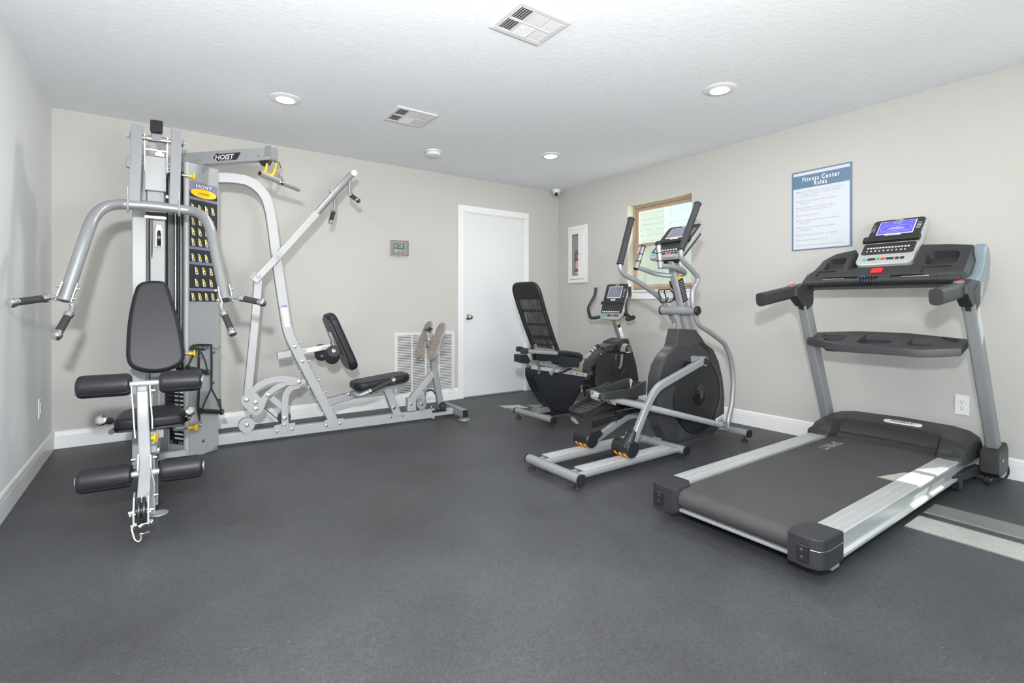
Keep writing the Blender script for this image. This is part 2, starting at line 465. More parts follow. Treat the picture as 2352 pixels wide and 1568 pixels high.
# windows on the right wall
def window(name, W):
    y0, y1, z0, z1 = W; yc = (y0 + y1) / 2
    r = struct_root(name, (RX, yc, z0))
    m = MB(); q = .004
    m.bx(RX + .001, RX + TW - .02, y1 - q, y1, z0, z1); m.bx(RX + .001, RX + TW - .02, y0, y0 + q, z0, z1); m.bx(RX + .001, RX + TW - .02, y0, y1, z1 - q, z1)
    obj('window_reveal', m, CREAM, r)
    m = MB(); m.bx(RX - .022, RX + TW - .02, y0 - .0, y1 + .0, z0 - .0, z0 + .022, .004); m.bx(RX - .014, RX, y0 - .0, y1 + .0, z0 - .07, z0, .003)
    obj('window_sill', m, TRIM, r)
    X0 = RX + .085
    def fr(a0, a1, q0, q1, w, x0, x1, nm):
        m = MB()
        m.bx(x0, x1, a0, a0 + w, q0, q1, .003); m.bx(x0, x1, a1 - w, a1, q0, q1, .003)
        m.bx(x0, x1, a0 + w, a1 - w, q1 - w, q1, .003); m.bx(x0, x1, a0 + w, a1 - w, q0, q0 + w, .003)
        return obj(nm, m, TAN, r)
    zb = z0 + .024; zm = 1.655
    fr(y0 + q, y1 - q, zb, z1 - q, .026, X0, X0 + .05, 'window_frame')
    up = fr(y0 + .03, y1 - .03, zm, z1 - .03, .034, X0 + .022, X0 + .045, 'upper_sash')
    lo = fr(y0 + .03, y1 - .03, zb + .026, zm + .03, .034, X0 - .004, X0 + .02, 'lower_sash')
    m = MB(); m.bx(X0 + .032, X0 + .036, y0 + .06, y1 - .06, zm + .03, z1 - .06); g = obj('pane', m, GLASS, r)
    m = MB(); m.bx(X0 + .006, X0 + .010, y0 + .06, y1 - .06, zb + .055, zm); g = obj('pane', m, GLASS, r)
    m = MB(); m.bx(X0 + .052, X0 + .0525, y0 + .03, y1 - .03, zb, zm); g = obj('insect_screen', m, INSECT, r)
window('window_1', W1)
window('window_2', W2)
# unseen glazed opening behind the camera, added to carry the fill light
r = struct_root('rear_opening', (1.8, FY, 0)); m = MB()
for x in (.1, 1.2, 2.33, 3.45): m.bx(x, x + .05, FY - .09, FY - .04, .02, 2.2, .004)
m.bx(.1, 3.5, FY - .09, FY - .04, 2.14, 2.2, .004); m.bx(.1, 3.5, FY - .09, FY - .04, .02, .1, .004)
obj('door_frame', m, TRIM, r)
m = MB(); m.bx(.12, 3.48, FY - .07, FY - .065, .1, 2.15); obj('pane', m, GLASS, r)

# ------------------------------------------------------------------ outside the window
m = MB(); m.bx(-14, 22, -16, 22, -.32, -.12); o = struct('ground_outside', m, GRASS)
BX = 9.2
t = thing('building', 'pale lap-sided neighbouring building seen through the window', 'building', (BX, 7.5, -.12))
m = MB()
for k in range(44):
    z = -.12 + k * .125; m.rings([[V((BX + .02, y, z)), V((BX - .018, y, z)), V((BX, y, z + .128)), V((BX + .02, y, z + .128))] for y in (2.5, 15)])
m.bx(BX + .02, BX + 4, 2.5, 15, -.12, 5.4)
obj('wall', m, SIDING, t)
yA = (9.2,6.995,2.948)[1]; zA = (9.2,6.736,2.629)[2]; zB = (9.2,6.736,3.268)[2]
wy = (9.2,6.497,2.877)[1]
m = MB()
for a, b, c, e in ((yA - .06, yA + .10, -.1, 5.2), (wy - .6, wy - .48, 1.9, zB + .25), ): m.bx(BX - .05, BX, a, b, c, e)
m.bx(BX - .05, BX, wy - .48, yA - .06, zB + .02, zB + .22); m.bx(BX - .05, BX, wy - .48, yA - .06, zA - .75, zA - .6); m.bx(BX - .05, BX, wy - .48, yA - .06, (zA + zB) / 2 - .10, (zA + zB) / 2 + .02)
obj('window_trim', m, KHAKI, t)
m = MB(); m.bx(BX - .03, BX - .025, wy - .5, yA - .02, zA - .65, zB + .05)
obj('window_pane', m, nmat('bright window pane', (.70, .72, .62), .15), t)
# shrub between the buildings, left part of the view
t = thing('shrub', 'pale leafy shrub outside the window against the siding', 'shrub', (7.6,6.326,1.529))
c = V((7.6,6.326,2.193)); m = MB()
random.seed(9)
for k in range(1700):
    p = c + V((random.gauss(0, .16), random.gauss(0, .26), random.gauss(-.35, .55)))
    a = V((random.uniform(-1, 1), random.uniform(-1, 1), random.uniform(-1, 1))).normalized() * .022; b = a.orthogonal().normalized() * .009
    m.face([m.bm.verts.new(p + q) for q in (a, b, -a, -b)])
obj('foliage', m, nmat('pale leaves', (.62, .66, .50), .6), t)  # pale leaf colour, the same on every leaf
m = MB(); m.tube([c + V((0, 0, -.5)), c + V((.03, .02, -1.0)), V((c.x, c.y, -.12))], .02, 8)
obj('stem', m, nmat('bark', (.3, .27, .2), .8), t)

# ------------------------------------------------------------------ ceiling fixtures
def downlight(x, y, label):
    t = thing('recessed_light', label, 'ceiling light', (x, y, CZ), 'recessed ceiling lights')
    m = MB(); m.lathe([(.100, 0), (.100, .003), (.094, .007), (.060, .012), (.058, .006), (.058, 0)], (x, y, CZ), (0, 0, -1), 40)
    obj('trim_ring', m, WHITE, t)
    m = MB(); m.lathe([(0, .0045), (.0585, .0045)], (x, y, CZ), (0, 0, -1), 40)
    obj('diffuser', m, LAMP, t)
    l = bpy.data.lights.new('downlight_lamp', 'AREA'); l.shape = 'DISK'; l.size = .11; l.energy = 6.5; l.color = (1, .97, .92)
    lo = bpy.data.objects.new('downlight_lamp', l); COL.objects.link(lo); lo.location = (x, y, CZ - .03)
downlight(.716, 3.69, 'round recessed ceiling light above the home gym, nearest the left wall')
downlight(3.0, 1.885, 'round recessed ceiling light above the treadmill, nearest the right wall')
downlight(3.03, 3.645, 'small-looking round recessed ceiling light nearest the back right corner')
for x in (.716, 3.0):
    l = bpy.data.lights.new('downlight_lamp', 'AREA'); l.shape = 'DISK'; l.size = .11; l.energy = 6.5; l.color = (1, .97, .92)
    lo = bpy.data.objects.new('downlight_lamp', l); COL.objects.link(lo); lo.location = (x, .1, CZ - .03)

def ceiling_vent(x0, x1, y0, y1, label):
    t = thing('ceiling_vent', label, 'vent', ((x0 + x1) / 2, (y0 + y1) / 2, CZ), 'ceiling air registers')
    z = CZ - .011; f = .030; n = 12
    m = MB(); m.bx(x0 + f * .8, x1 - f * .8, y0 + f * .8, y1 - f * .8, CZ - .0035, CZ - .001)
    obj('duct_backing', m, DUCT, t)
    m = MB(); w = x1 - x0; c1 = x0 + f + (w - 2 * f) * .31; c2 = x0 + f + (w - 2 * f) * .69; ym = (y0 + y1) / 2
    m.bx(x0, x1, y0, y0 + f, z, CZ - .001, .003); m.bx(x0, x1, y1 - f, y1, z, CZ - .001, .003)
    m.bx(x0, x0 + f, y0 + f, y1 - f, z, CZ - .001, .003); m.bx(x1 - f, x1, y0 + f, y1 - f, z, CZ - .001, .003)
    m.bx(x0 + f, x1 - f, ym - .006, ym + .006, z - .001, CZ - .0045); m.bx(c1 - .006, c1 + .006, y0 + f, y1 - f, z, CZ - .004); m.bx(c2 - .006, c2 + .006, y0 + f, y1 - f, z, CZ - .004)
    obj('frame', m, WHITEM, t)
    m = MB(); a = math.radians(40)
    def slat(cx, cy, L, along, tilt):
        s_, c_ = math.sin(tilt), math.cos(tilt)
        if along == 'Y': ax = (V((c_, 0, s_)), V((0, 1, 0)), V((-s_, 0, c_)))
        else: ax = (V((0, c_, s_)), V((1, 0, 0)), V((0, -s_, c_)))
        m.box((cx, cy, CZ - .0095), (.0125, L, .0012), ax)
    for (a0, a1, tl) in ((x0 + f, c1 - .006, .65), (c2 + .006, x1 - f, -.35)):
        k = 5; st = (a1 - a0) / k
        for i in range(k):
            for (b0, b1) in ((y0 + f, ym - .006), (ym + .006, y1 - f)): slat(a0 + st * (i + .5), (b0 + b1) / 2, b1 - b0, 'Y', tl)
    for (b0, b1, tl) in ((y0 + f, ym - .006, -.15), (ym + .006, y1 - f, -.6)):
        k = 8; st = (b1 - b0) / k
        for i in range(k): slat((c1 + c2) / 2, b0 + st * (i + .5), c2 - c1 - .012, 'X', tl)
    obj('louvres', m, WHITEM, t)
ceiling_vent(1.372, 1.680, 1.864, 2.130, 'larger-looking white louvred ceiling vent at the top centre, nearest the camera')
ceiling_vent(1.388, 1.699, 3.350, 3.652, 'smaller-looking white louvred ceiling vent between the left light and the smoke alarm')

t = thing('smoke_detector', 'round white smoke detector on the ceiling before the door', 'smoke detector', (2.07, 4.165, CZ))
m = MB(); m.lathe([(0, 0), (.072, 0), (.072, .008), (.066, .012), (.064, .014), (.066, .017), (.066, .034), (.058, .042), (.02, .045), (0, .045)], (2.07, 4.165, CZ), (0, 0, -1), 36); obj('housing', m, WHITE, t)
m = MB(); m.ring((2.07, 4.165, CZ - .0145), (0, 0, 1), .0645, .0016, 36, 6); obj('sensor_slot', m, PRINTG, t)

cc = V((3.99, 4.69, CZ)); dr = V((-.62, -.72, -.38)).normalized()
t = thing('security_camera', 'white turret security camera in the back right ceiling corner', 'camera', cc)
m = MB(); m.lathe([(0, 0), (.052, 0), (.052, .012), (.046, .03), (.040, .040), (0, .042)], cc, (0, 0, -1), 32); obj('mount', m, WHITE, t)
m = MB(); q = cc + V((0, 0, -.052)); sd, nn, ax = frame(dr)
m.lathe([(.038 * math.sin(PI * k / 12 + .001), -.038 * math.cos(PI * k / 12)) for k in range(10)] + [(.030, .026), (.0, .026)], q, dr, 28); obj('ball_housing', m, WHITE, t)
m = MB(); m.lathe([(.0, .028), (.026, .028), (.027, .020)], q, dr, 24); m.lathe([(0, .034), (.012, .031), (.014, .027)], q + nn * 0, dr, 18); le = obj('lens_face', m, GLOSS, t)

# ------------------------------------------------------------------ wall fixtures
t = thing('return_air_grille', 'white louvred return air grille low on the wall beside the door', 'vent', (2.297, BY, .05))
x0, x1, z0, z1 = 1.953, 2.642, .053, .748
m = MB(); f = .035
m.bx(x0, x1, BY - .012, BY, z1 - f, z1, .003); m.bx(x0, x1, BY - .012, BY, z0, z0 + f, .003); m.bx(x0, x0 + f, BY - .012, BY, z0 + f, z1 - f, .003); m.bx(x1 - f, x1, BY - .012, BY, z0 + f, z1 - f, .003)
for k in (1, 2, 3): xx = x0 + f + (x1 - x0 - 2 * f) * k / 4; m.bx(xx - .009, xx + .009, BY - .013, BY - .004, z0 + f, z1 - f)
obj('frame', m, WHITEM, t)
m = MB(); m.bx(x0 + .03, x1 - .03, BY - .003, BY - .001, z0 + .03, z1 - .03); obj('filter_backing', m, nmat('filter', (.16, .14, .13), .9, var=.5, vscale=7), t)
m = MB(); n = 38
for i in range(n):
    z = z0 + f + (z1 - z0 - 2 * f) * (i + .5) / n
    m.box(((x0 + x1) / 2, BY - .007, z), (x1 - x0 - 2 * f, .0125, .0014), (V((1, 0, 0)), V((0, math.cos(.75), math.sin(.75))), V((0, -math.sin(.75), math.cos(.75)))))
obj('louvres', m, WHITEM, t)

t = thing('thermostat', 'green-faced thermostat inside a clear locking guard on the back wall', 'thermostat', (2.0, BY, 1.52))
m = MB(); m.bx(1.903, 2.099, BY - .006, BY + .001, 1.520, 1.687, .002); obj('back_plate', m, nmat('beige plastic', (.52, .50, .47), .5), t)
m = MB(); m.bx(1.945, 2.058, BY - .030, BY - .006, 1.552, 1.655, .006); b = obj('thermostat_body', m, nmat('pale plastic', (.60, .60, .56), .4), t)
m = MB(); m.bx(1.948, 2.052, BY - .032, BY - .029, 1.592, 1.652); obj('green_face', m, PCB, t)
m = MB(); m.mat(PRINTW).bx(1.955, 2.03, BY - .034, BY - .031, 1.612, 1.644); m.mat(LCDG).bx(1.965, 2.015, BY - .0355, BY - .033, 1.617, 1.638)
m.mat(RED).bx(2.02, 2.036, BY - .034, BY - .031, 1.560, 1.574); m.mat(PRINTK).bx(1.985, 1.995, BY - .034, BY - .031, 1.560, 1.572); m.mat(PRINTW).bx(1.95, 1.98, BY - .034, BY - .031, 1.572, 1.586); obj('display', m, None, t)
m = MB(); m.bx(1.91, 2.092, BY - .052, BY - .050, 1.527, 1.680); 
for a in ((1.91, 1.913, 1.527, 1.68), (2.089, 2.092, 1.527, 1.68), (1.91, 2.092, 1.527, 1.53), (1.91, 2.092, 1.677, 1.68)): m.bx(a[0], a[1], BY - .05, BY - .006, a[2], a[3])
obj('clear_guard', m, CLEARP, t)
m = MB(); m.cyl((2.0, BY - .055, 1.522), (2.0, BY - .02, 1.522), .008); obj('lock', m, CHROME, t)

# fire extinguisher cabinet on the right wall
t = thing('fire_extinguisher_cabinet', 'narrow white cabinet with a glass strip on the right wall', 'cabinet', (RX, 4.447, 1.293))
y0, y1, z0, z1 = 4.287, 4.607, 1.293, 1.979; X = RX
m = MB()
m.bx(X - .022, X, y0, y0 + .045, z0, z1, .003); m.bx(X - .022, X, y1 - .03, y1, z0, z1, .003); m.bx(X - .022, X, y0 + .045, y1 - .03, z1 - .045, z1, .003); m.bx(X - .022, X, y0 + .045, y1 - .03, z0, z0 + .045, .003)
m.bx(X + .118, X + .120, 4.322, 4.572, 1.345, 1.925); m.bx(X, X + .118, 4.322, 4.324, 1.345, 1.925); m.bx(X, X + .118, 4.570, 4.572, 1.345, 1.925); m.bx(X, X + .118, 4.324, 4.570, 1.345, 1.347); m.bx(X, X + .118, 4.324, 4.570, 1.923, 1.925)
obj('cabinet_frame', m, WHITE, t)
m = MB(); a, b = y0 + .040, y1 - .025; p0, p1 = y0 + .135, y1 - .075
m.bx(X - .030, X - .022, a, p0, z0 + .048, z1 - .048, .002); m.bx(X - .030, X - .022, p1, b, z0 + .048, z1 - .048, .002)
m.bx(X - .030, X - .022, p0, p1, z1 - .10, z1 - .048, .002); m.bx(X - .030, X - .022, p0, p1, z0 + .048, z0 + .09, .002)
dd = obj('cabinet_door', m, WHITE, t)
m = MB(); m.bx(X - .027, X - .026, p0, p1, z0 + .09, z1 - .10); obj('glass_strip', m, CLEARP, t)
m = MB(); m.cyl((X - .036, p0 - .02, 1.64), (X - .03, p0 - .02, 1.64), .007, n=12); obj('latch', m, SILVERD, t)
t = thing('fire_extinguisher', 'red fire extinguisher behind the glass of the wall cabinet', 'fire extinguisher', (X + .054, 4.50, 1.348))
m = MB(); cx, cy = X + .054, 4.500
def halfcyl(m, z0, z1, r, cy=4.500, fl=1.): m.rings([[V((cx + math.cos(2 * PI * k / 20) * r * fl, cy + math.sin(2 * PI * k / 20) * r, z)) for k in range(20)] for z in (z0, z1)])
m.mat(RED); halfcyl(m, 1.348, 1.47, .045); obj('cylinder', m, None, t)
m = MB(); m.mat(PRINTW); halfcyl(m, 1.47, 1.56, .044); m.mat(PRINTW); halfcyl(m, 1.40, 1.43, .0455); obj('label_band', m, None, t)
m = MB(); m.mat(RED); halfcyl(m, 1.56, 1.60, .034); m.mat(SILVERD); halfcyl(m, 1.60, 1.64, .015); m.box((cx, cy, 1.66), (.03, .09, .02)); m.box((cx, cy + .01, 1.69), (.02, .09, .012)); obj('valve_head', m, None, t)
m = MB(); m.tube(catmull([(cx, cy + .02, 1.65), (cx, cy + .055, 1.665), (cx, cy + .068, 1.60), (cx, cy + .060, 1.50), (cx, cy + .056, 1.42)], 6), .005, 8); obj('hose', m, RUBBER, t)

# outlets
t = thing('wall_outlet', 'white duplex outlet on the right wall behind the treadmill', 'outlet', (RX, .932, .338))
m = MB(); m.bx(RX - .007, RX, .897, .967, .338, .464, .003); obj('cover_plate', m, WHITE, t)
m = MB()
for zc in (.382, .423): m.lathe([(0, .0095), (.0165, .0095), (.0175, .0065)], (RX, .932, zc), (-1, 0, 0), 24)
obj('receptacle', m, WHITE, t)
m = MB()
for zc in (.382, .423):
    m.bx(RX - .0102, RX - .0095, .9375, .9395, zc, zc + .007); m.bx(RX - .0102, RX - .0095, .9245, .9265, zc, zc + .006); m.cyl((RX - .0102, .932, zc - .007), (RX - .0095, .932, zc - .007), .0026, n=10)
m.cyl((RX - .0082, .932, .4025), (RX - .007, .932, .4025), .002, n=8)
obj('slots', m, PRINTK, t)
t = thing('wall_outlet', 'white outlet cover on the left wall near the back corner', 'outlet', (LX, 4.35, .308), None)
m = MB(); m.bx(LX, LX + .007, 4.315, 4.390, .308, .434, .003); obj('cover_plate', m, WHITE, t)
m = MB(); m.bx(LX + .006, LX + .010, 4.337, 4.368, .338, .404, .002); obj('receptacle', m, WHITE, t)

# rules sign
sy0, sy1, sz0, sz1 = 1.541, 1.964, 1.457, 2.075
t = thing('rules_sign', 'blue and white Fitness Center Rules sign on the right wall', 'sign', (RX, 1.75, sz0))
m = MB(); m.bx(RX - .006, RX - .0005, sy0, sy1, sz0, sz1, .0008); obj('board', m, PRINTB, t)
SXF = RX - .0063
def sgn(u, v): return V((SXF, sy1 - u * (sy1 - sy0), sz1 - v * (sz1 - sz0)))
m = MB(); e = V((-1, 0, 0))
for (u0, u1, v0, v1) in ((.028, .965, .018, .055), (.028, .965, .218, .985)): m.flat([sgn(u0, v0), sgn(u0, v1), sgn(u1, v1), sgn(u1, v0)], e, .0003)
obj('white_panels', m, PAPER, t)
m = MB(); xd, yd = (0, -1, 0), (0, 0, 1)
m.text('Fitness Center', sgn(.495, .135), xd, yd, .034, .0004, 'CENTER', .70, .018, 1.28)
m.text('Rules', sgn(.495, .197), xd, yd, .034, .0004, 'CENTER', .70, .018, 1.28)
obj('title_lettering', m, PRINTW, t)
m = MB()
rules = [(['For your safety, read instructions on machine', 'or request assistance if you are unfamiliar', 'with any equipment'], .258),
         (['Consult your physician before using any', 'Equipment.'], .375), (['These facilities are provided for your', 'Enjoyment. Use at your own risk.'], .460),
         (['For resident use only.'], .555), (['Persons under age 16 must be accompanied', 'By an adult.'], .620), (['Please report any damaged equipment', 'immediately.'], .710),
         (['Dry clothing, shirt & shoes are required.'], .803), (['Please wipe machines after use.'], .868), (['No food or drink allowed near the equipment.'], .935)]
for lines, v in rules:
    m = MB()
    for i, tx in enumerate(lines):
        m.text(tx, sgn(.125 if i == 0 else .15, v + .012 + i * .030), xd, yd, .0102, .0004, 'LEFT', .93, .004, 1.2)
    c = sgn(.10, v + .003); m.lathe([(0, .0003), (.004, .0003)], c, (-1, 0, 0), 10)
    obj('rule_lettering', m, PRINTG, t)

# ------------------------------------------------------------------ treadmill (runs along X, faces the right wall)
def boolean(mb, cut, mat=None):
    def mk(b):
        bmesh.ops.recalc_face_normals(b.bm, faces=b.bm.faces[:])
        me = bpy.data.meshes.new('b'); b.bm.to_mesh(me); b.bm.free()
        for m in b.mats: me.materials.append(m)
        o = bpy.data.objects.new('b', me); COL.objects.link(o); return o
    a = mk(mb); c = mk(cut)
    md = a.modifiers.new('x', 'BOOLEAN'); md.object = c; md.operation = 'DIFFERENCE'; md.solver = 'EXACT'; md.use_self = True
    dg = bpy.context.evaluated_depsgraph_get(); me = bpy.data.meshes.new_from_object(a.evaluated_get(dg))
    n = MB(); n.bm.from_mesh(me)
    for o in (a, c): m_ = o.data; bpy.data.objects.remove(o); bpy.data.meshes.remove(m_)
    bpy.data.meshes.remove(me)
    for f in n.bm.faces: f.material_index = 0
    return n

T = thing('treadmill', 'silver and black treadmill with a lit blue display facing the right wall', 'treadmill', (3.0, 1.2, 0))
ZT = .171
for (ya, yb, sg) in ((.822, .915, -1), (1.597, 1.492, 1)):
    pr = [(yb, ZT - .012), (yb, ZT), (ya - sg * .006, ZT), (ya, ZT - .004), (ya, ZT - .012), (ya - sg * .012, ZT - .016), (ya - sg * .010, ZT - .05), (ya - sg * .016, ZT - .085), (ya - sg * .004, ZT - .092), (ya - sg * .004, ZT - .102), (yb, ZT - .102)]
    m = MB(); m.rings([[V((x, a, z)) for a, z in pr] for x in (2.10, 3.80)])
    for k in (1, 2): yy = ya + (yb - ya) * k / 3; m.bx(2.10, 3.70, yy - .0015, yy + .0015, ZT - .001, ZT + .0012)
    obj('side_rail', m, BRUSH, T)
    # moulded rear cap
    out = []
    c0, c1 = (ya, yb + sg * -.012)
    pl = [V((2.118, ya + sg * .002, 0)), V((2.118, yb - sg * .0, 0)), V((2.075, yb - sg * .035, 0)), V((1.985, yb - sg * .040, 0)), V((1.950, yb - sg * .030, 0)), V((1.945, ya - sg * .05, 0)), V((1.958, ya - sg * .016, 0)), V((1.985, ya + sg * .001, 0))]
    m = MB(); m.prism([p + V((0, 0, .062)) for p in pl], (0, 0, .115), .007)
    cap = obj('rear_end_cap', m, DARK, T)
    m = MB(); m.bx(1.935, 1.99, ya - sg * .045, ya - sg * .085, .085, .148, .004); obj('adjuster_recess', m, BLACK, cap)
    m = MB(); m.mat(CHROME)
    for z in (.105, .132): m.cyl((1.9335, ya - sg * .066, z), (1.940, ya - sg * .066, z), .005, n=10)
    if sg < 0: m.tube([(1.9445, ya - sg * .04, .135), (1.953, ya - sg * .012, .135), (1.985, ya + sg * .003, .135), (2.11, ya + sg * .004, .135)], .0016, 6)
    obj('cap_trim', m, None, cap)
m = MB(); R_ = .043; zc = ZT - .006 - R_
pts = [(3.78, zc - R_ + .01), (2.02, zc - R_)] + [(2.022 - math.sin(PI * k / 10) * R_, zc - math.cos(PI * k / 10) * R_) for k in range(11)] + [(3.78, zc + R_)]
inn = [(3.78, zc + R_ - .004)] + [(2.022 - math.sin(PI * k / 10) * (R_ - .004), zc + math.cos(PI * k / 10) * (R_ - .004)) for k in range(11)] + [(2.02, zc - R_ + .004), (3.78, zc - R_ + .014)]
m.rings([[V((x, y, z)) for x, z in pts + inn] for y in (.922, 1.478)]); bel = obj('running_belt', m, BELT, T, 50)
m = MB(); m.text('SPIRIT', (3.50, 1.412, zc + R_), (-1, 0, 0), (0, -1, 0), .060, .0008, 'LEFT', 1.0, .01, 1.05); obj('belt_lettering', m, nmat('worn grey print', (.34, .34, .34), .6), bel)
m = MB(); m.bx(2.03, 3.9, .925, 1.475, zc - .03, zc + .03); obj('deck', m, BLACK, T)
m = MB(); m.bx(1.985, 2.03, .90, 1.51, .066, .080, .003); m.bx(2.1, 3.7, .84, .88, .05, .07); m.bx(2.1, 3.7, 1.53, 1.57, .05, .07); m.bx(2.06, 2.12, .835, .86, .036, .066); obj('under_frame', m, SILVER, T)
m = MB()
for y in (.90, 1.50): m.cyl((2.16, y, .0), (2.16, y, .075), .020, n=16, bev=.003)
obj('rear_foot', m, RUBBER, T)
# elevation arm and front wheels
m = MB(); m.bar([(3.50, .86, .075), (3.86, .80, .085)], .04, .05); m.bar([(3.50, 1.54, .075), (3.86, 1.60, .085)], .04, .05); m.bx(3.585, 3.62, .812, .83, .018, .09, .004); obj('incline_frame', m, DARK, T)
for y in (.845, 1.55):
    m = MB(); m.mat(RUBBER).cyl((3.62, y - .014, .026), (3.62, y + .014, .026), .026, bev=.003); m.mat(CHROME).cyl((3.62, y - .02, .026), (3.62, y + .02, .026), .007, n=10); obj('roller_wheel', m, None, T)
for y in (.765, 1.62):
    m = MB(); m.mat(RUBBER).cyl((3.885, y - .012, .032), (3.885, y + .012, .032), .032, bev=.003); m.mat(CHROME).cyl((3.885, y - .018, .032), (3.885, y + .018, .032), .009, n=12); obj('transport_wheel', m, None, T)
# motor hood
def hsec(y, x0, ztop, xr): return [V((x, y, z)) for x, z in ((x0, .150), (x0 + .004, .188), (x0 + .03, .196), (x0 + .06, ztop - .045), (x0 + .10, ztop - .02), (xr - .06, ztop + .003), (xr - .02, ztop - .004), (xr, ztop - .03), (xr + .02, .15))]
m = MB(); m.rings([hsec(.800, 3.60, .222, 3.96), hsec(.812, 3.585, .252, 3.98), hsec(.86, 3.575, .278, 4.0), hsec(.92, 3.585, .288, 4.01), hsec(.945, 3.66, .290, 4.02), hsec(1.2, 3.69, .295, 4.03), hsec(1.455, 3.66, .290, 4.02), hsec(1.48, 3.585, .288, 4.01), hsec(1.54, 3.575, .278, 4.0), hsec(1.60, 3.585, .252, 3.98), hsec(1.613, 3.60, .222, 3.96)])
hood = obj('motor_hood', m, DARK, T, 28)
hx = V((3.70 + .10, 1.155, .275)); hy = V((4.03 - .06, 1.155, .298)) - hx; hy.normalize(); ho = hx + hy * .045; hn = V((0, -1, 0)).cross(hy)
m = MB(); a, b = .100, .024
ol = [ho + hn * .001 + V((0, -1, 0)) * (math.copysign(a - b, math.cos(t)) + math.cos(t) * b) + hy * math.sin(t) * b for t in [2 * PI * (k + .5) / 28 for k in range(28)]]
m.mat(PRINTW).prism(ol, hn * .006); m.mat(PRINTK).text('SPIRIT', ho + hn * .0075 - hy * .013, (0, -1, 0), hy, .026, .0006, 'CENTER', 1.25, .012, 1.0); obj('logo_badge', m, None, hood)
# uprights with base housings
for (y0, y1, xt, sg) in ((.745, .765, 3.50, -1), (1.615, 1.60, 3.50, 1)):
    m = MB(); m.bar([(3.965, y0, .12), (xt, y1, 1.10)], .056, .088, (-1, 0, 0), .012); u_ = obj('upright', m, SILVER, T)
    m = MB(); pl = [V((3.80, y0, .205)), V((3.86, y0, .215)), V((4.0, y0, .235)), V((4.03, y0, .20)), V((4.035, y0, .10)), V((4.01, y0, .065)), V((3.84, y0, .06)), V((3.80, y0, .09))]
    m.mat(DARK).prism(pl, (0, .084, 0), .012, True); m.mat(CHROME).cyl((3.89, y0 + sg * .041, .15), (3.89, y0 + sg * .044, .15), .008, n=12); obj('base_housing', m, None, T)
    m = MB(); m.bar([(xt + .05, y1, 1.02), (xt - .0, y1, 1.12)], .062, .11, (-1, 0, 0), .02); m.prism([V((3.60, y1, 1.16)), V((3.44, y1, 1.165)), V((3.36, y1, 1.13)), V((3.36, y1, 1.085)), V((3.46, y1, 1.02)), V((3.60, y1, 1.05))], (0, .058, 0), .008, True); obj('handle_mount', m, DARK, T)
ua = (V((3.50, 1.60, 1.10)) - V((3.965, 1.615, .12))).normalized(); un = V((0, -1, 0)).cross(ua) * -1; un = un if un.x < 0 else -un; uc_ = V((3.53, 1.601, 1.036)) + un * .0445; sb_ = (V((0, -1, 0)) + ua * .55).normalized(); m = MB(); m.box(uc_, (.052, .010, .0012), (sb_, un.cross(sb_), un)); obj('maker_sticker', m, PRINTK, T)
# hand rails
for (a, b) in (((3.46, .775, 1.115), (3.08, .792, 1.068)), ((3.46, 1.612, 1.125), (3.04, 1.636, 1.062))):
    a = V(a); b = V(b); m = MB(); m.bar([a + V((.08, 0, .01)), a, b + (a - b).normalized() * .012, b], .058, .084, (0, 0, 1), .024); h_ = obj('hand_rail', m, DARK, T)
    d_ = (b - a).normalized(); m = MB(); q = a + d_ * .07 + V((0, 0, .037))
    sd, nn, t = frame(d_, (0, 0, 1)); m.mat(SILVERD).prism([q + t * .042 * math.cos(s_) + sd * .022 * math.sin(s_) for s_ in [2 * PI * k / 20 for k in range(20)]], nn * .009)
    m.mat(RED)
    for q2 in (-.014, .014): m.box(q + t * q2 + nn * .011, (.022, .024, .005), (t, sd, nn), .002)
    obj('speed_switch', m, None, h_)
# accessory tray between the uprights
def tp(u, y, dz=0): return V((3.47 + .28 * u, y, .783 + .075 * u + dz))
nz = V((-.26, 0, .965))
fr = [(.35, 1.60), (.20, 1.50), (0, 1.36), (.0, 1.05), (-.02, .96), (.2, .80)]
bk = [(.75, .80), (.9, .98), (1., 1.1), (1., 1.36), (.8, 1.60)]
ol = [tp(u, y) for u, y in fr + bk]
m = MB(); m.prism([p - V((0, 0, .045)) for p in ol], (0, 0, .045), .005)
c = MB()
for (u0, u1, y0, y1) in ((.22, .62, 1.385, 1.50), (.16, .78, 1.13, 1.30), (.20, .66, .93, 1.05)):
    q = [tp(u0, (y0 + y1) / 2 - (y1 - y0) * .30, .01), tp(u0 + .1, y0, .01), tp(u1, y0, .01), tp(u1, y1, .01), tp(u0 + .1, y1, .01), tp(u0, (y0 + y1) / 2 + (y1 - y0) * .30, .01)]
    c.prism([p for p in q], (0, 0, -.045))
c.prism([tp(.45, 1.53, .006), tp(.75, 1.53, .006), tp(.82, 1.40, .006), tp(.68, 1.40, .006)], (0, 0, -.016)); c.prism([tp(.40, .84, .006), tp(.70, .84, .006), tp(.82, .92, .006), tp(.74, .92, .006)], (0, 0, -.016))
tr = obj('accessory_tray', boolean(m, c), DARK2, T)
m = MB()
for y, r in ((1.43, .05), (.985, .055)): m.cyl(tp(.24, y, -.040), tp(.24, y, -.066), r, r * .9, 24, .006)
m.box(tp(.30, 1.21, -.046), (.12, .13, .03), None, .004); obj('tray_cup', m, DARK2, tr)
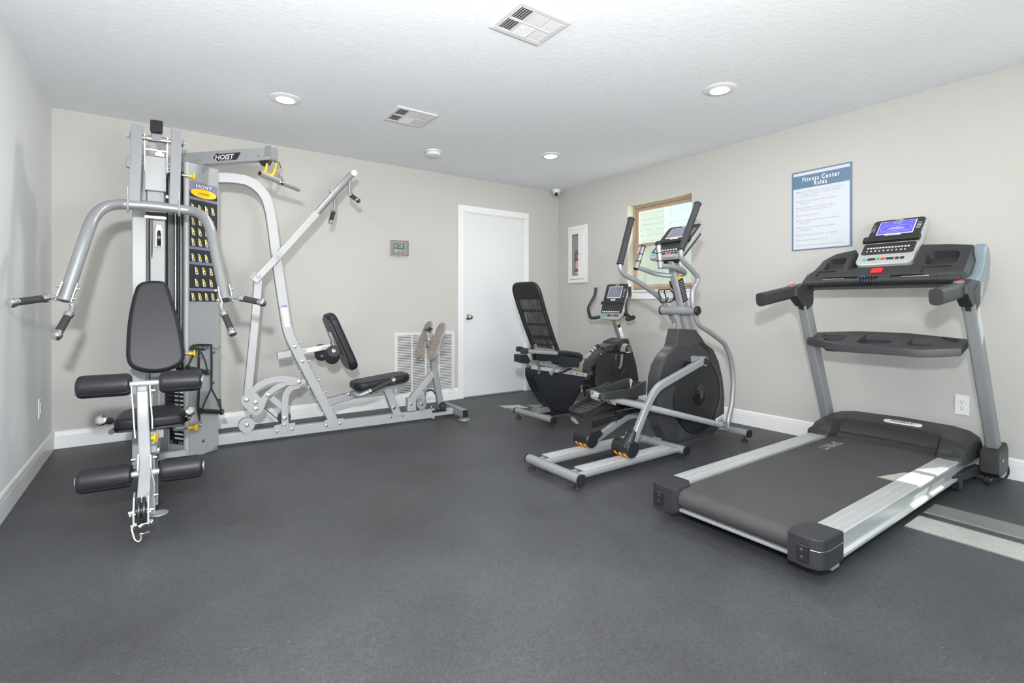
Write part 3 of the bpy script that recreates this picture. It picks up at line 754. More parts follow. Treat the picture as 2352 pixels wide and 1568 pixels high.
# console body
def sec(y, k, dx=0., dz=0.): 
    b = [(3.565, 1.145), (3.550, 1.170), (3.562, 1.212), (3.63, 1.262), (3.72 * 1, 1.262 + .085 * k), (3.755, 1.285 + .088 * k), (3.79, 1.27 + .08 * k), (3.79, 1.22), (3.64, 1.13)]
    return [V((x + dx, y, z + dz)) for x, z in b]
m = MB(); m.rings([sec(.778, .6, .01, -.02), sec(.80, .95), sec(.90, 1.12), sec(1.035, 1.22), sec(1.045, .15), sec(1.37, .15), sec(1.38, 1.22), sec(1.50, 1.0), sec(1.58, .55), sec(1.625, .1, -.01, -.03)])
c = MB(); dd = V((.745, 0, .667)); dn = V((-.667, 0, .745))
for (ya, yb) in ((.822, 1.008), (1.395, 1.550)):
    q0 = V((3.585, ya, 1.244)); w_ = yb - ya
    pr = m.rprof(w_, .165, .04, 5); ce = V((3.655, (ya + yb) / 2, 1.302))
    R1 = [ce + dn * .05 + V((0, a, 0)) + dd * b for a, b in pr]; R2 = [ce - dn * .045 + V((0, a * .66, 0)) + dd * (b * .50 + .012) for a, b in pr]
    c.rings([R1, R2])
for (ya, yb) in ((.86, .99), (1.44, 1.55)): c.box((3.592, (ya + yb) / 2, 1.236), (.06, yb - ya, .02), (dd, V((0, 1, 0)), dn))
for (ya, yb) in ((.97, 1.13), (1.30, 1.50)): c.box((3.548, (ya + yb) / 2, 1.185), (.05, yb - ya, .035), (dd, V((0, 1, 0)), dn))
con = obj('console_body', boolean(m, c), DARK, T, 30)
# bright side cover on the near end of the console
m = MB(); pl = [V((x, .800, z)) for x, z in ((3.755, 1.372), (3.80, 1.35), (3.83, 1.28), (3.80, 1.17), (3.70, 1.09), (3.60, 1.055), (3.50, 1.06), (3.47, 1.10), (3.51, 1.155), (3.62, 1.20), (3.70, 1.27), (3.735, 1.34))]
m.prism(pl, (0, -.062, 0), .018); obj('side_cover', m, nmat('blue silver plastic', (.25, .31, .36), .30, .4), con)
m = MB(); m.tube([(3.525, .80, 1.172), (3.525, 1.0, 1.176), (3.525, 1.42, 1.176), (3.525, 1.60, 1.168)], .0195, 16)
for y in (.86, .9, 1.12, 1.30, 1.50): m.ring((3.525, y, 1.1755), (0, 1, 0), .0195, .0025, 20, 6)
cb = obj('front_grip_bar', m, DARK, T)
m = MB()
for y in (1.0, 1.42): m.box((3.517, y, 1.194), (.012, .13, .006), None, .002)
obj('pulse_plate', m, CHROME, cb)
m = MB(); m.box((3.592, 1.21, 1.240), (.040, .060, .016), (dd, V((0, 1, 0)), dn), .005); obj('stop_button', m, RED, con)
m = MB(); pts = [V((3.525 + .027 * math.cos(2 * PI * k / 12), 1.275 - .0009 * k * 1.3 - .0, 1.176 + .027 * math.sin(2 * PI * k / 12))) for k in range(78)]
m.tube(pts, .0035, 6); obj('safety_cord', m, BLACK, T)
m = MB(); m.box((3.535, 1.262, 1.203), (.012, .036, .012), None, .003); obj('safety_clip', m, BLUEC, T)
# display head
K0 = V((3.665, 1.362, 1.283)); KU = V((0, -1, 0)); KV = V((.716, 0, .698)); KN = KU.cross(KV)
KW, KH = .308, .452
def kp(u, v, n=0.): return K0 + KU * u + KV * v + KN * n
def krect(m, u0, u1, v0, v1, n0, n1, b=.0): return m.box(kp((u0 + u1) / 2, (v0 + v1) / 2, (n0 + n1) / 2), (u1 - u0, v1 - v0, abs(n1 - n0)), (KU, KV, KN), b)
m = MB(); pr = m.rprof(KW, KH, .045, 6)
pr = [(a * (1 if b < 0 else .93 + .07), b) for a, b in pr]
m.prism([kp(KW / 2 + a, KH / 2 + b, -.045) for a, b in pr], KN * .045, .008)
dh = obj('display_housing', m, nmat('silver bezel', (.55, .56, .55), .3, .4), con)
m = MB(); pr = m.rprof(KW - .03, .205, .025, 5); m.prism([kp(KW / 2 + a, .337 + b, 0) for a, b in pr], KN * .006, .002); m.prism([kp(KW / 2 + a * 1.0, .13 + b * .50 + .018, 0) for a, b in pr], KN * .004, .001); obj('display_bezel', m, DARK, dh)
m = MB(); krect(m, .002, KW - .002, .205, .250, .0, .030, .006); krect(m, .03, KW - .03, .228, .262, .0, .018, .004); obj('media_shelf', m, BLACK, dh)
m = MB(); krect(m, .055, .253, .285, .418, .005, .0085, .001); krect(m, .03, KW - .03, .205, .2051, 0, .001); obj('screen_border', m, PRINTW, dh)
m = MB(); krect(m, .060, .248, .290, .413, .008, .0095); sc_ = obj('lcd_screen', m, SCREENB, dh)
m = MB(); N_ = .0098
m.text('0:00', kp(.154, .385, N_), KU, KV, .017, .0002, 'CENTER', 1.1, 0, 1.1)
m.text('0', kp(.085, .388, N_), KU, KV, .009, .0002, 'CENTER', 1., 0); m.text('100', kp(.225, .388, N_), KU, KV, .008, .0002, 'CENTER', 1., 0)
ov = [kp(.154 + (math.copysign(.05, math.cos(t)) + math.cos(t) * .033), .336 + math.sin(t) * .033, N_ + .0004) for t in [2 * PI * (k + .5) / 40 for k in range(40)]]
m.tube(ov, .0007, 4, closed=True)
for k in range(16): krect(m, .110 + k * .0058, .1138 + k * .0058, .330, .336 + .016 * math.sin(PI * (k + .5) / 16) + .003 * (k % 3), N_, N_ + .0003)
for k in range(3): krect(m, .085 + k * .048, .125 + k * .048, .316, .319, N_, N_ + .0003)
obj('screen_digits', m, LCDT, sc_)
m = MB(); m.text('XT685', kp(.154, .425, .0065), KU, KV, .0085, .0003, 'CENTER', 1.3, .01)
for k in range(5): krect(m, .262, .272, .325 + k * .014, .329 + k * .014, .006, .0066); krect(m, .274, .283, .325 + k * .014, .329 + k * .014, .006, .0066)
m.text('H.R.', kp(.030, .385, .0065), KU, KV, .006, .0003, 'CENTER', 1., .01)
m.tube([kp(.032, .375, .007), kp(.028, .355, .007), kp(.040, .352, .007)], .0009, 4); m.tube([kp(.028, .355, .007), kp(.024, .335, .007), kp(.018, .322, .007)], .0009, 4); m.tube([kp(.028, .355, .007), kp(.036, .338, .007), kp(.034, .322, .007)], .0009, 4)
obj('bezel_lettering', m, PRINTW, dh)
m = MB(); ol = [kp(.154 + math.copysign(.032, math.cos(t)) + math.cos(t) * .011, .268 + math.sin(t) * .010, .012) for t in [2 * PI * (k + .5) / 24 for k in range(24)]]
m.mat(PRINTW).prism(ol, KN * .007); m.mat(PRINTK).text('SPIRIT', kp(.154, .263, .0192), KU, KV, .0105, .0004, 'CENTER', 1.2, .01); obj('logo_badge', m, None, dh)
m = MB(); m.mat(PRINTW); 
for k in range(14): krect(m, .040 + k * .0165, .0505 + k * .0165, .150, .161, .004, .0052)
for k in range(10): m.prism([kp(.045 + k * .0225 + a, .126 + b, .004) for a, b in ((-.005, -.004), (.005, -.004), (.001 + .003 * (k % 3), .006), (-.002, .005))], KN * .001)
obj('program_keys', m, None, dh)
KEYS = [(.038, .020, CYAN), (.066, .042, PRINTK), (.114, .020, GREEN), (.138, .020, RED), (.165, .040, PRINTK), (.212, .020, PRINTK), (.238, .020, PRINTK)]
for u, wd, mt in KEYS:
    m = MB(); krect(m, u, u + wd, .040, .060, .0, .004, .002); obj('key', m, mt, dh)
m = MB(); m.bar([kp(KW / 2, .02, -.06), kp(KW / 2, .40, -.07)], .24, .07, KN, .03); obj('display_back', m, DARK, dh)
m = MB(); m.tube(catmull([(4.02, .75, .12), (4.06, .72, .10), (4.06, .71, .05), (4.02, .73, .012), (3.95, .80, .008), (3.98, 1.0, .008), (4.08, 1.05, .01)], 8), .0055, 8); obj('power_cord', m, RUBBER, T)

# ------------------------------------------------------------------ elliptical trainer (runs along X)
T = thing('elliptical_trainer', 'grey elliptical trainer with a round black flywheel cover and two tall swinging handles', 'elliptical machine', (2.9, 2.26, 0))
def foot(p, x, y, h=.04): 
    m = MB(); m.cyl((x, y, 0), (x, y, .012), .024, bev=.002); m.cyl((x, y, .012), (x, y, h), .007, n=10); obj('leveling_foot', m, RUBBER, p)
def stab(x, y0, y1, nm, z=.062):
    m = MB(); m.bar([(x, y0, z), (x, y1, z)], .058, .052, (0, 0, 1), .022); s_ = obj(nm, m, SILVER, T)
    for y, q in ((y0, -1), (y1, 1)):
        m = MB(); m.bar([(x, y, z), (x, y + q * .012, z)], .062, .056, (0, 0, 1), .024); obj('end_cap', m, BLACK, s_)
    for y in (y0 + .03, y1 - .03): foot(s_, x, y)
stab(1.915, 2.045, 2.515, 'rear_stabilizer'); stab(2.865, 2.045, 2.55, 'middle_stabilizer'); stab(3.63, 2.045, 2.46, 'front_stabilizer')
for (y0, y1) in ((2.085, 2.175), (2.385, 2.475)):
    m = MB(); m.bar([(1.93, y0 + .012, .062), (2.86, y0 + .012, .062)], .036, .04, (0, 0, 1), .016); m.bar([(1.94, y1 - .008, .058), (2.86, y1 - .008, .058)], .026, .032, (0, 0, 1), .01)
    t_ = obj('track_rail', m, SILVER, T)
    m = MB(); m.bx(1.985, 2.77, y0 + .004, y1, .080, .088, .002)
    for k in (1, 2, 3): yy = y0 + (y1 - y0) * k / 4; m.bx(1.985, 2.77, yy - .003, yy + .003, .088, .0905)
    obj('track_plate', m, BRUSH, t_)
m = MB(); m.bar([(2.86, 2.28, .075), (3.63, 2.28, .075)], .06, .05); obj('base_beam', m, SILVER, T)
# flywheel shroud
face = [(3.005,2.2,0.855),(3.209,2.2,0.846),(3.272,2.2,0.799),(3.321,2.2,0.749),(3.427,2.2,0.698),(3.501,2.2,0.598),(3.553,2.2,0.461),(3.576,2.2,0.325),(3.571,2.2,0.191),(3.53,2.2,0.106),(3.427,2.2,0.051),(3.209,2.2,0.046),(3.005,2.2,0.05),(2.884,2.2,0.082),(2.814,2.2,0.182),(2.791,2.2,0.289),(2.777,2.2,0.409),(2.786,2.2,0.526),(2.823,2.2,0.619),(2.884,2.2,0.684),(2.956,2.2,0.728),(2.98,2.2,0.77)]
face = [V(p) for p in face]
fc = []
for i, p in enumerate(face): q = face[(i + 1) % len(face)]; fc += [p, (p + q) / 2]
m = MB(); m.prism(fc, (0, .105, 0), .016); sh = obj('flywheel_shroud', m, SHROUD, T, 30)
dc = V((3.219,2.2,0.375)); m = MB()
m.lathe([(.285, -.004), (.285, .006), (.272, .010), (.262, .007), (.262, .001)], dc, (0, -1, 0), 64); obj('crank_disc_rim', m, GLOSS, sh)
m = MB(); m.lathe([(.260, .0), (.258, .008), (.200, .012), (.08, .014), (0, .014)], dc, (0, -1, 0), 64); disc = obj('crank_disc', m, BLACK, sh)
m = MB(); m.lathe([(.074, .012), (.074, .020), (.066, .022), (.05, .019), (.02, .024), (0, .025)], dc, (0, -1, 0), 40); obj('hub_cover', m, GLOSS, disc)
m = MB(); m.bx(dc.x - .2, dc.x + .12, 2.19, 2.21, .05, .06); m.bar([(2.99, 2.25, .13), (3.13, 2.25, .13)], .11, .16, (0, 0, 1), .03); m.prism([V((2.93, 2.21, .05)), V((2.93, 2.21, .12)), V((3.0, 2.21, .17)), V((3.14, 2.21, .16)), V((3.08, 2.21, .05))], (0, .10, 0), .012); obj('shroud_base', m, DARK2, sh)
m = MB(); a = V((3.447,2.195,0.155)); b = V((3.545,2.195,0.178)); mid = (a + b) / 2; xd = (b - a).normalized(); yd = V((0, -1, 0)).cross(xd) * -1; yd = xd.cross(V((0, 1, 0))) if xd.cross(V((0, 1, 0))).z > 0 else -xd.cross(V((0, 1, 0)))
m.mat(PRINTW).box(mid, (.11, .03, .004), (xd, yd, (0, -1, 0)), .001); m.mat(PRINTK).text('SPIRIT', mid - yd * .007 + V((0, -.0025, 0)), xd, yd, .016, .0005, 'CENTER', 1.1, .01); obj('logo_badge', m, None, sh)
m = MB(); m.prism([(3.195,2.198,0.789),(3.227,2.198,0.756),(3.379,2.198,0.665),(3.357,2.198,0.705),(3.28,2.198,0.751)], (0, -.002, 0)); obj('shroud_vent', m, BLACK, sh)
m = MB(); m.prism([(2.998,2.195,0.861),(3.201,2.195,0.85),(3.244,2.195,0.807),(3.27,2.195,0.751),(3.139,2.195,0.726),(2.969,2.195,0.734)], (0, .10, 0), .010); obj('mast_boot', m, DARK2, sh)
# mast
ma = [(3.179,2.245,0.832),(3.117,2.245,0.992),(3.066,2.245,1.13),(3.011,2.245,1.278),(2.997,2.245,1.346)]
m = MB(); m.bar(ma, .062, .075, (-1, 0, 0), .022); mast = obj('mast', m, SILVER, T)
a, b = V(ma[0]), V(ma[3]); up_ = (b - a).normalized(); fx = V((0, 1, 0)).cross(up_).normalized(); fx = fx if fx.x < 0 else -fx
def mpt(k, s_, o=0.): return a.lerp(b, k) + V((0, -1, 0)) * (.0315 + o) + fx * s_
m = MB(); m.mat(YELLOW).prism([mpt(.86, .026), mpt(.86, -.030), mpt(.91, -.030), mpt(.91, .026)], (0, -.001, 0)); m.mat(PRINTK).prism([mpt(.50, .026), mpt(.50, -.030), mpt(.855, -.030), mpt(.855, .026)], (0, -.001, 0))
m.mat(PRINTG)
for k in range(9): m.prism([mpt(.53 + .035 * k, .02, .0012), mpt(.53 + .035 * k, -.022, .0012), mpt(.545 + .035 * k, -.022, .0012), mpt(.545 + .035 * k, .02, .0012)], (0, -.0003, 0))
obj('warning_sticker', m, None, mast)
px_ = V((3.066,2.13,0.99))
m = MB(); m.mat(SILVER).cyl((px_.x, 2.105, px_.z), (px_.x, 2.385, px_.z), .033, n=28)
m.mat(BLACK).cyl((px_.x, 2.085, px_.z), (px_.x, 2.105, px_.z), .034, bev=.006, n=28); m.cyl((px_.x, 2.385, px_.z), (px_.x, 2.405, px_.z), .034, bev=.006, n=28)
obj('pivot_hub', m, None, mast)
# swinging arms
up1 = [(2.903,2.11,1.403),(2.902,2.111,1.376),(2.923,2.112,1.335),(3.025,2.113,1.275),(3.094,2.114,1.226),(3.088,2.116,1.184),(3.044,2.117,1.13),(3.041,2.118,1.065),(3.05,2.119,1.019),(3.078,2.12,0.953),(3.124,2.121,0.892),(3.251,2.122,0.835),(3.401,2.123,0.763),(3.459,2.124,0.722),(3.53,2.126,0.614),(3.562,2.127,0.469),(3.546,2.128,0.292),(3.507,2.129,0.189),(3.48,2.13,0.101)]
up2 = [(2.608,2.39,1.31),(2.612,2.388,1.274),(2.66,2.386,1.236),(2.784,2.384,1.194),(2.936,2.382,1.128),(3.028,2.38,1.075),(3.096,2.377,1.01),(3.145,2.375,0.948),(3.187,2.373,0.89),(3.16,2.371,0.834),(3.106,2.369,0.787),(3.098,2.367,0.732),(3.152,2.365,0.655)]
g1 = [(3.09,2.11,1.735),(2.903,2.11,1.405)]
g2 = [(2.721,2.39,1.631),(2.608,2.39,1.313)]
for path, g in ((up1, g1), (up2, g2)):
    m = MB(); m.tube(catmull(path, 5), .0175, 14); ar = obj('swing_arm', m, SILVER, T)
    m = MB(); a, b = V(g[0]), V(g[1]); m.tube([a + (a - b).normalized() * .004, a, b], .0225, 18); m.lathe([(0, -.012), (.02, -.012), (.026, -.006), (.026, .002), (.0225, .006)], a, (b - a), 20); m.lathe([(.0225, -.006), (.025, 0), (.025, .004), (.02, .005)], b, (b - a), 20); obj('foam_grip', m, FOAM, ar)
# fixed bars with pulse grips
m = MB(); m.tube(catmull([(2.706,2.13,1.286),(2.823,2.14,1.288),(2.937,2.15,1.279),(3.02,2.17,1.262),(3.054,2.2,1.25),(3.003,2.245,1.241)], 6), .0165, 12); m.tube(catmull([(2.761,2.36,1.293),(2.837,2.35,1.274),(2.915,2.34,1.255),(2.977,2.29,1.242),(3.006,2.245,1.241)], 6), .0165, 12); fb = obj('fixed_handlebar', m, SILVER, T)
for a, b in (((2.686,2.13,1.428), (2.713,2.13,1.272)), ((2.82,2.365,1.445), (2.74,2.365,1.28))):
    a, b = V(a), V(b); d_ = b - a; m = MB()
    m.mat(BLACK).cyl(a - d_ * .03, a + d_ * .04, .0195, bev=.004); m.mat(CHROME).cyl(a + d_ * .04, a + d_ * .34, .0185); m.mat(BLACK).cyl(a + d_ * .34, a + d_ * .38, .0195); m.mat(CHROME).cyl(a + d_ * .38, a + d_ * .66, .0185); m.mat(BLACK).cyl(a + d_ * .66, a + d_ * .70, .0195); m.mat(SILVER).cyl(a + d_ * .70, a + d_ * .97, .0175); m.mat(BLACK).cyl(a + d_ * .97, a + d_ * 1.0, .018, bev=.002)
    obj('pulse_grip', m, None, fb)
# console
def console(parent, O, U, Vv, W, Hh, lcd, short=False):
    O, U, Vv = V(O), V(U).normalized(), V(Vv).normalized(); Nn = U.cross(Vv)
    def k(u, v, n=0.): return O + U * u * W + Vv * v * Hh + Nn * n
    def rc(m, u0, u1, v0, v1, n0, n1, b=0.): return m.box(k((u0 + u1) / 2, (v0 + v1) / 2, (n0 + n1) / 2), ((u1 - u0) * W, (v1 - v0) * Hh, abs(n1 - n0)), (U, Vv, Nn), b)
    m = MB(); pr = m.rprof(W, Hh, .045, 6); pr = [(a * (1. if b > 0 else 1 - .10 * abs(b) / Hh * 2), b) for a, b in pr]
    m.prism([k(.5, .5, -.03) + U * a + Vv * b for a, b in pr], Nn * .03, .006); h_ = obj('console_housing', m, nmat('console bezel', (.42, .43, .43), .3, .4), parent)
    m = MB(); p2 = m.rprof(W * .90, Hh * .50, .02, 4); m.prism([k(.5, .72) + U * a + Vv * b for a, b in p2], Nn * .005, .001); p3 = m.rprof(W * .88, Hh * .22, .01, 3); m.prism([k(.5, .28) + U * a + Vv * b for a, b in p3], Nn * .004, .001); obj('display_bezel', m, DARK, h_)
    m = MB(); rc(m, .02, .98, .40, .48, 0, .024, .004); obj('media_shelf', m, BLACK, h_)
    m = MB(); rc(m, .19, .76, .58, .90, .004, .0075, .001); obj('screen_border', m, PRINTW, h_)
    m = MB(); rc(m, .21, .74, .60, .885, .0075, .009); obj('lcd_screen', m, lcd, h_)
    m = MB(); m.mat(PRINTW)
    for i in range(6): rc(m, .82, .90, .62 + i * .04, .628 + i * .04, .005, .0058)
    rc(m, .42, .58, .935, .95, .005, .0058); ol = [k(.48, .53, .008) + U * (math.copysign(.022, math.cos(t)) + math.cos(t) * .009) + Vv * math.sin(t) * .008 for t in [2 * PI * (i + .5) / 20 for i in range(20)]]
    m.prism(ol, Nn * .004); m.mat(PRINTK).text('SPIRIT', k(.48, .53, .0122) - Vv * .004, U, Vv, .008, .0004, 'CENTER', 1.1, .01); m.mat(PRINTW)
    for i in range(10): rc(m, .13 + i * .075, .165 + i * .075, .19, .225, .004, .0052)
    obj('console_lettering', m, None, h_)
    for i, (u, wd, mt) in enumerate(((.16, .07, CYAN), (.26, .07, GREEN), (.37, .14, PRINTK), (.55, .08, RED), (.66, .07, PRINTK), (.76, .07, PRINTK))):
        m = MB(); rc(m, u, u + wd, .085, .135, 0, .004, .001); obj('key', m, mt, h_)
    m = MB(); m.prism([k(.12, .10, -.03), k(.88, .10, -.03), k(.92, .85, -.03), k(.08, .85, -.03)], Nn * -.035, .01); m.prism([k(.3, .12, -.06), k(.7, .12, -.06), k(.7, .6, -.06), k(.3, .6, -.06)], Nn * -.04, .01); obj('console_back', m, DARK, h_)
console(T, (2.880, 2.395, 1.362), (0, -1, 0), (.26, 0, .243), .30, .365, LCDG)
# bottle cage
m = MB(); c = V((3.03,2.3,1.131))
cg = [(3.052,2.29,1.204),(3.027,2.29,1.187),(3.062,2.29,1.153),(3.072,2.29,1.119),(3.067,2.29,1.087),(3.042,2.29,1.055),(2.982,2.29,1.052),(2.973,2.29,1.092),(2.958,2.29,1.133),(3.017,2.29,1.143),(3.052,2.29,1.119)]
m.tube(catmull(cg, 5), .0045, 8); m.tube(catmull([(3.004,2.28,1.202),(3.018,2.28,1.168),(3.043,2.28,1.143)], 4), .005, 8); m.tube(catmull([V(p) + V((0, .05, 0)) for p in cg[4:10]], 5), .0045, 8); m.bar([(3.043,2.28,1.162), (3.068,2.28,1.062)], .012, .02); obj('bottle_cage', m, BLACK, mast)
# crank arms, pedals, rollers
def flatarm(pts, w, h, nm='crank_arm'):
    m = MB(); m.bar(fillet(pts, .07, 6), h, w, (0, 1, 0), .010); return obj(nm, m, SILVER, T)
a1 = flatarm([(3.164,2.12,0.631),(2.658,2.12,0.49),(2.564,2.12,0.388),(2.403,2.12,0.135)], .034, .052)
a2 = flatarm([(3.007,2.43,0.221),(2.75,2.43,0.247),(2.612,2.43,0.201),(2.349,2.43,0.1)], .034, .050)
m = MB(); q = V((3.164,2.12,0.631)); m.mat(SILVER).cyl(q + V((0, -.024, 0)), q + V((0, .08, 0)), .034, n=26); m.mat(BLACK).cyl(q + V((0, -.032, 0)), q + V((0, -.022, 0)), .025, bev=.004, n=24); obj('crank_bearing', m, None, a1)
m = MB(); m.cyl((2.253,2.135,0.461), (3.442,2.135,0.131), .0215, n=20); m.cyl((2.099,2.135,0.503), (2.268,2.135,0.454), .017, n=16); lt = obj('pedal_tube', m, SILVERL, T)
m = MB(); m.prism([(2.089,2.125,0.529),(2.125,2.125,0.517),(2.154,2.125,0.458),(2.103,2.125,0.473)], (0, .03, 0), .002); m.prism([(2.215,2.11,0.495),(2.245,2.11,0.492),(2.272,2.11,0.42),(2.241,2.11,0.429),(2.215,2.11,0.456)], (0, .045, 0), .002); m.prism([(3.402,2.11,0.174),(3.464,2.11,0.162),(3.464,2.11,0.091),(3.396,2.11,0.107)], (0, .04, 0), .003); m.cyl(V((3.398,2.09,0.143)), V((3.398,2.09,0.143)) + V((0, 1, 0)) * 0.070, .010, n=12); obj('clevis_plate', m, SILVERD, lt)
m = MB(); m.bar([(2.379,2.42,0.229), (2.645,2.42,0.253), (2.712,2.42,0.284)], .012, .045, (0, 0, 1), .004); m.bar([(2.921,2.4,0.285), (2.58,2.4,0.28)], .03, .035); m.mat(BLACK).cyl(V((2.385,2.405,0.237)), V((2.385,2.405,0.237)) + V((0, 1, 0)) * -0.005, .013, n=12); m.mat(CHROME).cyl(V((2.582,2.41,0.248)), V((2.582,2.41,0.248)) + V((0, 1, 0)) * -0.010, .007, n=10); m.cyl(V((2.586,2.41,0.226)), V((2.586,2.41,0.226)) + V((0, 1, 0)) * -0.010, .007, n=10); obj('pedal_linkage', m, None, T)
for (capp, dirp, boot, arm_) in (((2.374,2.07,0.114), 1, [(2.406,2.105,0.241),(2.343,2.105,0.148)], a1), ((2.326,2.37,0.109), 1, [(2.431,2.415,0.167),(2.307,2.415,0.122)], a2)):
    c = V(capp); c.z = max(c.z, .1445); m = MB()
    m.mat(BLACK).cyl(c + V((0, -.003, 0)), c + V((0, .135, 0)), .052, bev=.004, n=32)
    wh = obj('roller_cover', m, None, T)
    m = MB()
    for k in range(3): m.lathe([(.030, 0), (.042, .006), (.042, .026), (.030, .032)], c + V((-.006, .012 + k * .040, -.0120)), (0, 1, 0), 24)
    obj('rollers', m, ORANGE, wh)
    b0, b1 = V(boot[0]), V(boot[1]); d_ = b1 - b0
    m = MB(); sd, nn, t = frame(d_, (0, 1, 0))
    m.rings([[b0 + d_ * q + nn * math.sin(2 * PI * k / 20) * ry + sd * math.cos(2 * PI * k / 20) * rx for k in range(20)] for q, rx, ry in ((-.12, .006, .015), (-.06, .019, .027), (.2, .026, .032), (.9, .030, .034), (1.0, .030, .034))]); obj('roller_boot', m, BLACK, wh)
def pedal(C, ux, uz, L, W):
    """foot tray: C heel centre, long axis in XZ direction (ux,uz)"""
    C = V(C); a = V((ux, 0, uz)).normalized(); b = V((0, 1, 0)); n = a.cross(b) * -1; n = n if n.z > 0 else -n
    def sec(s_, w, lip, zf): return [C + a * s_ * L + b * y + n * z for y, z in ((-w, -.028), (-w, lip), (-w + .012, lip), (-w + .022, zf), (w - .022, zf), (w - .012, lip), (w, lip), (w, -.028))]
    m = MB(); m.rings([sec(0, W * .36, .006, .0), sec(.06, W * .44, .012, -.004), sec(.25, W * .50, .014, -.010), (sec(.55, W * .50, .022, -.012)), sec(.85, W * .46, .050, -.012), sec(.97, W * .40, .058, -.010), sec(1.0, W * .36, .054, .045)])
    p = obj('pedal', m, BLACK, T, 30)
    m = MB()
    for k in range(8): m.box(C + a * L * (.16 + .09 * k) + n * -.009, (.012, W * .66, .005), (a, b, n), .001)
    obj('tread_pad', m, DARK, p)
pedal((2.13, 2.165, .500), 1, -.02, .40, .185)
pedal((2.20, 2.395, .338), 1, .26, .40, .185)
m = MB(); m.prism([(2.181,2.4,0.308),(2.204,2.4,0.296),(2.234,2.4,0.261),(2.215,2.4,0.258),(2.181,2.4,0.285)], (0, .02, 0), .002); m.bar([(2.25, 2.40, .32), (2.55, 2.40, .40)], .05, .02); obj('pedal_bracket', m, SILVERD, T)

# ------------------------------------------------------------------ recumbent bike (runs along X, console towards the right wall)
T = thing('recumbent_bike', 'black recumbent exercise bike with mesh backrest, left of the elliptical', 'exercise bike', (3.2, 3.47, 0))
def bfoot(p, x, y, h=.04):
    m = MB(); m.cyl((x, y, 0), (x, y, .012), .022, bev=.002); m.cyl((x, y, .012), (x, y, h), .007, n=10); obj('leveling_foot', m, RUBBER, p)
m = MB(); m.bar([(2.715, 3.235, .062), (2.69, 3.72, .062)], .056, .05, (0, 0, 1), .022); st = obj('rear_stabilizer', m, SILVER, T)
for (a, b) in (((2.715, 3.235, .062), (2.716, 3.215, .062)), ((2.69, 3.72, .062), (2.689, 3.735, .062))): m = MB(); m.bar([a, b], .060, .054, (0, 0, 1), .024); obj('end_cap', m, BLACK, st)
m = MB(); m.cyl((2.712, 3.30, .085), (2.712, 3.30, .096), .010, n=10); m.cyl((2.702, 3.46, .085), (2.702, 3.46, .096), .010, n=10); obj('bolt', m, CHROME, st)
bfoot(st, 2.712, 3.265); bfoot(st, 2.692, 3.69)
m = MB(); m.bar([(2.70, 3.47, .10), (3.95, 3.47, .10)], .07, .05, (0, 0, 1), .01); m.bar([(3.93, 3.26, .062), (3.93, 3.68, .062)], .056, .05, (0, 0, 1), .02); obj('base_frame', m, SILVERD, T)
# seat pedestal shroud
m = MB(); pl = [V(p) for p in fillet([(2.633,3.38,0.487),(3.212,3.38,0.364),(3.217,3.38,0.339),(3.147,3.38,0.214),(2.988,3.38,0.063),(2.876,3.38,0.081),(2.796,3.38,0.147),(2.699,3.38,0.272),(2.633,3.38,0.405)], .03, 3)]
m.prism(pl, (0, .15, 0), .02); ps = obj('pedestal_shroud', m, NAVY, T, 32)
m = MB(); m.prism([(2.967,3.379,0.081),(2.993,3.379,0.152),(3.082,3.379,0.229),(3.184,3.379,0.278),(3.146,3.379,0.214),(3.082,3.379,0.142),(3.082,3.379,0.106),(2.987,3.379,0.067)], (0, -.003, 0), .001); obj('shroud_accent', m, nmat('dark panel', (.009, .010, .013), .45), ps)
m = MB(); m.prism([(2.853,3.4,0.099),(3.165,3.4,0.109),(3.165,3.4,0.049),(2.853,3.4,0.049)], (0, .16, 0), .008); obj('lower_cover', m, BLACK, T)
m = MB(); a, b = V((2.629,3.4,0.496)), V((3.242,3.4,0.379)); m.bar([a, b], .05, .035, (0, 0, 1), .004); m.bar([a + V((0, .13, 0)), b + V((0, .13, 0))], .05, .035, (0, 0, 1), .004); rl = obj('seat_rail', m, BRUSH, T)
m = MB()
for k in range(4): q = a.lerp(b, .55 + .12 * k); m.cyl(q + V((0, -.027, 0)), q + V((0, -.024, 0)), .007, n=10)
obj('rail_holes', m, BLACK, rl)
# seat and carriage
m = MB(); sp = [V((x, y, 0)) for x, y in ((2.84, 3.31), (2.90, 3.285), (3.0, 3.28), (3.10, 3.30), (3.15, 3.36), (3.165, 3.47), (3.15, 3.58), (3.10, 3.64), (3.0, 3.66), (2.90, 3.655), (2.84, 3.63))]
sp = [p + V((0, 0, .515)) for p in catmull(sp + [sp[0]], 3)[:-1]]; m.pad(sp, (0, 0, .085), .03); obj('seat', m, VINYL, T)
m = MB(); m.bar([(2.66, 3.36, .53), (2.80, 3.38, .50), (2.88, 3.38, .49)], .03, .03, (0, 1, 0), .006); m.bar([(2.86, 3.38, .50), (2.80, 3.38, .42)], .03, .035, (0, 1, 0), .005); m.bar([(2.95, 3.38, .54), (2.90, 3.38, .44)], .03, .04, (0, 1, 0), .005); m.bar([(2.95, 3.42, .52), (2.60, 3.42, .52)], .03, .03); m.bx(2.75, 3.05, 3.38, 3.56, .455, .50, .004)
m.bar([(2.62, 3.58, .53), (2.92, 3.58, .50)], .03, .03, (0, 1, 0), .006)
cg = obj('seat_carriage', m, SILVERD, T)
m = MB()
for x, z in ((2.64, .545), (2.70, .54), (2.93, .53), (2.90, .45), (2.885, .43)): m.cyl((x, 3.34, z), (x, 3.36, z), .009, n=10)
obj('bolt', m, CHROME, cg)
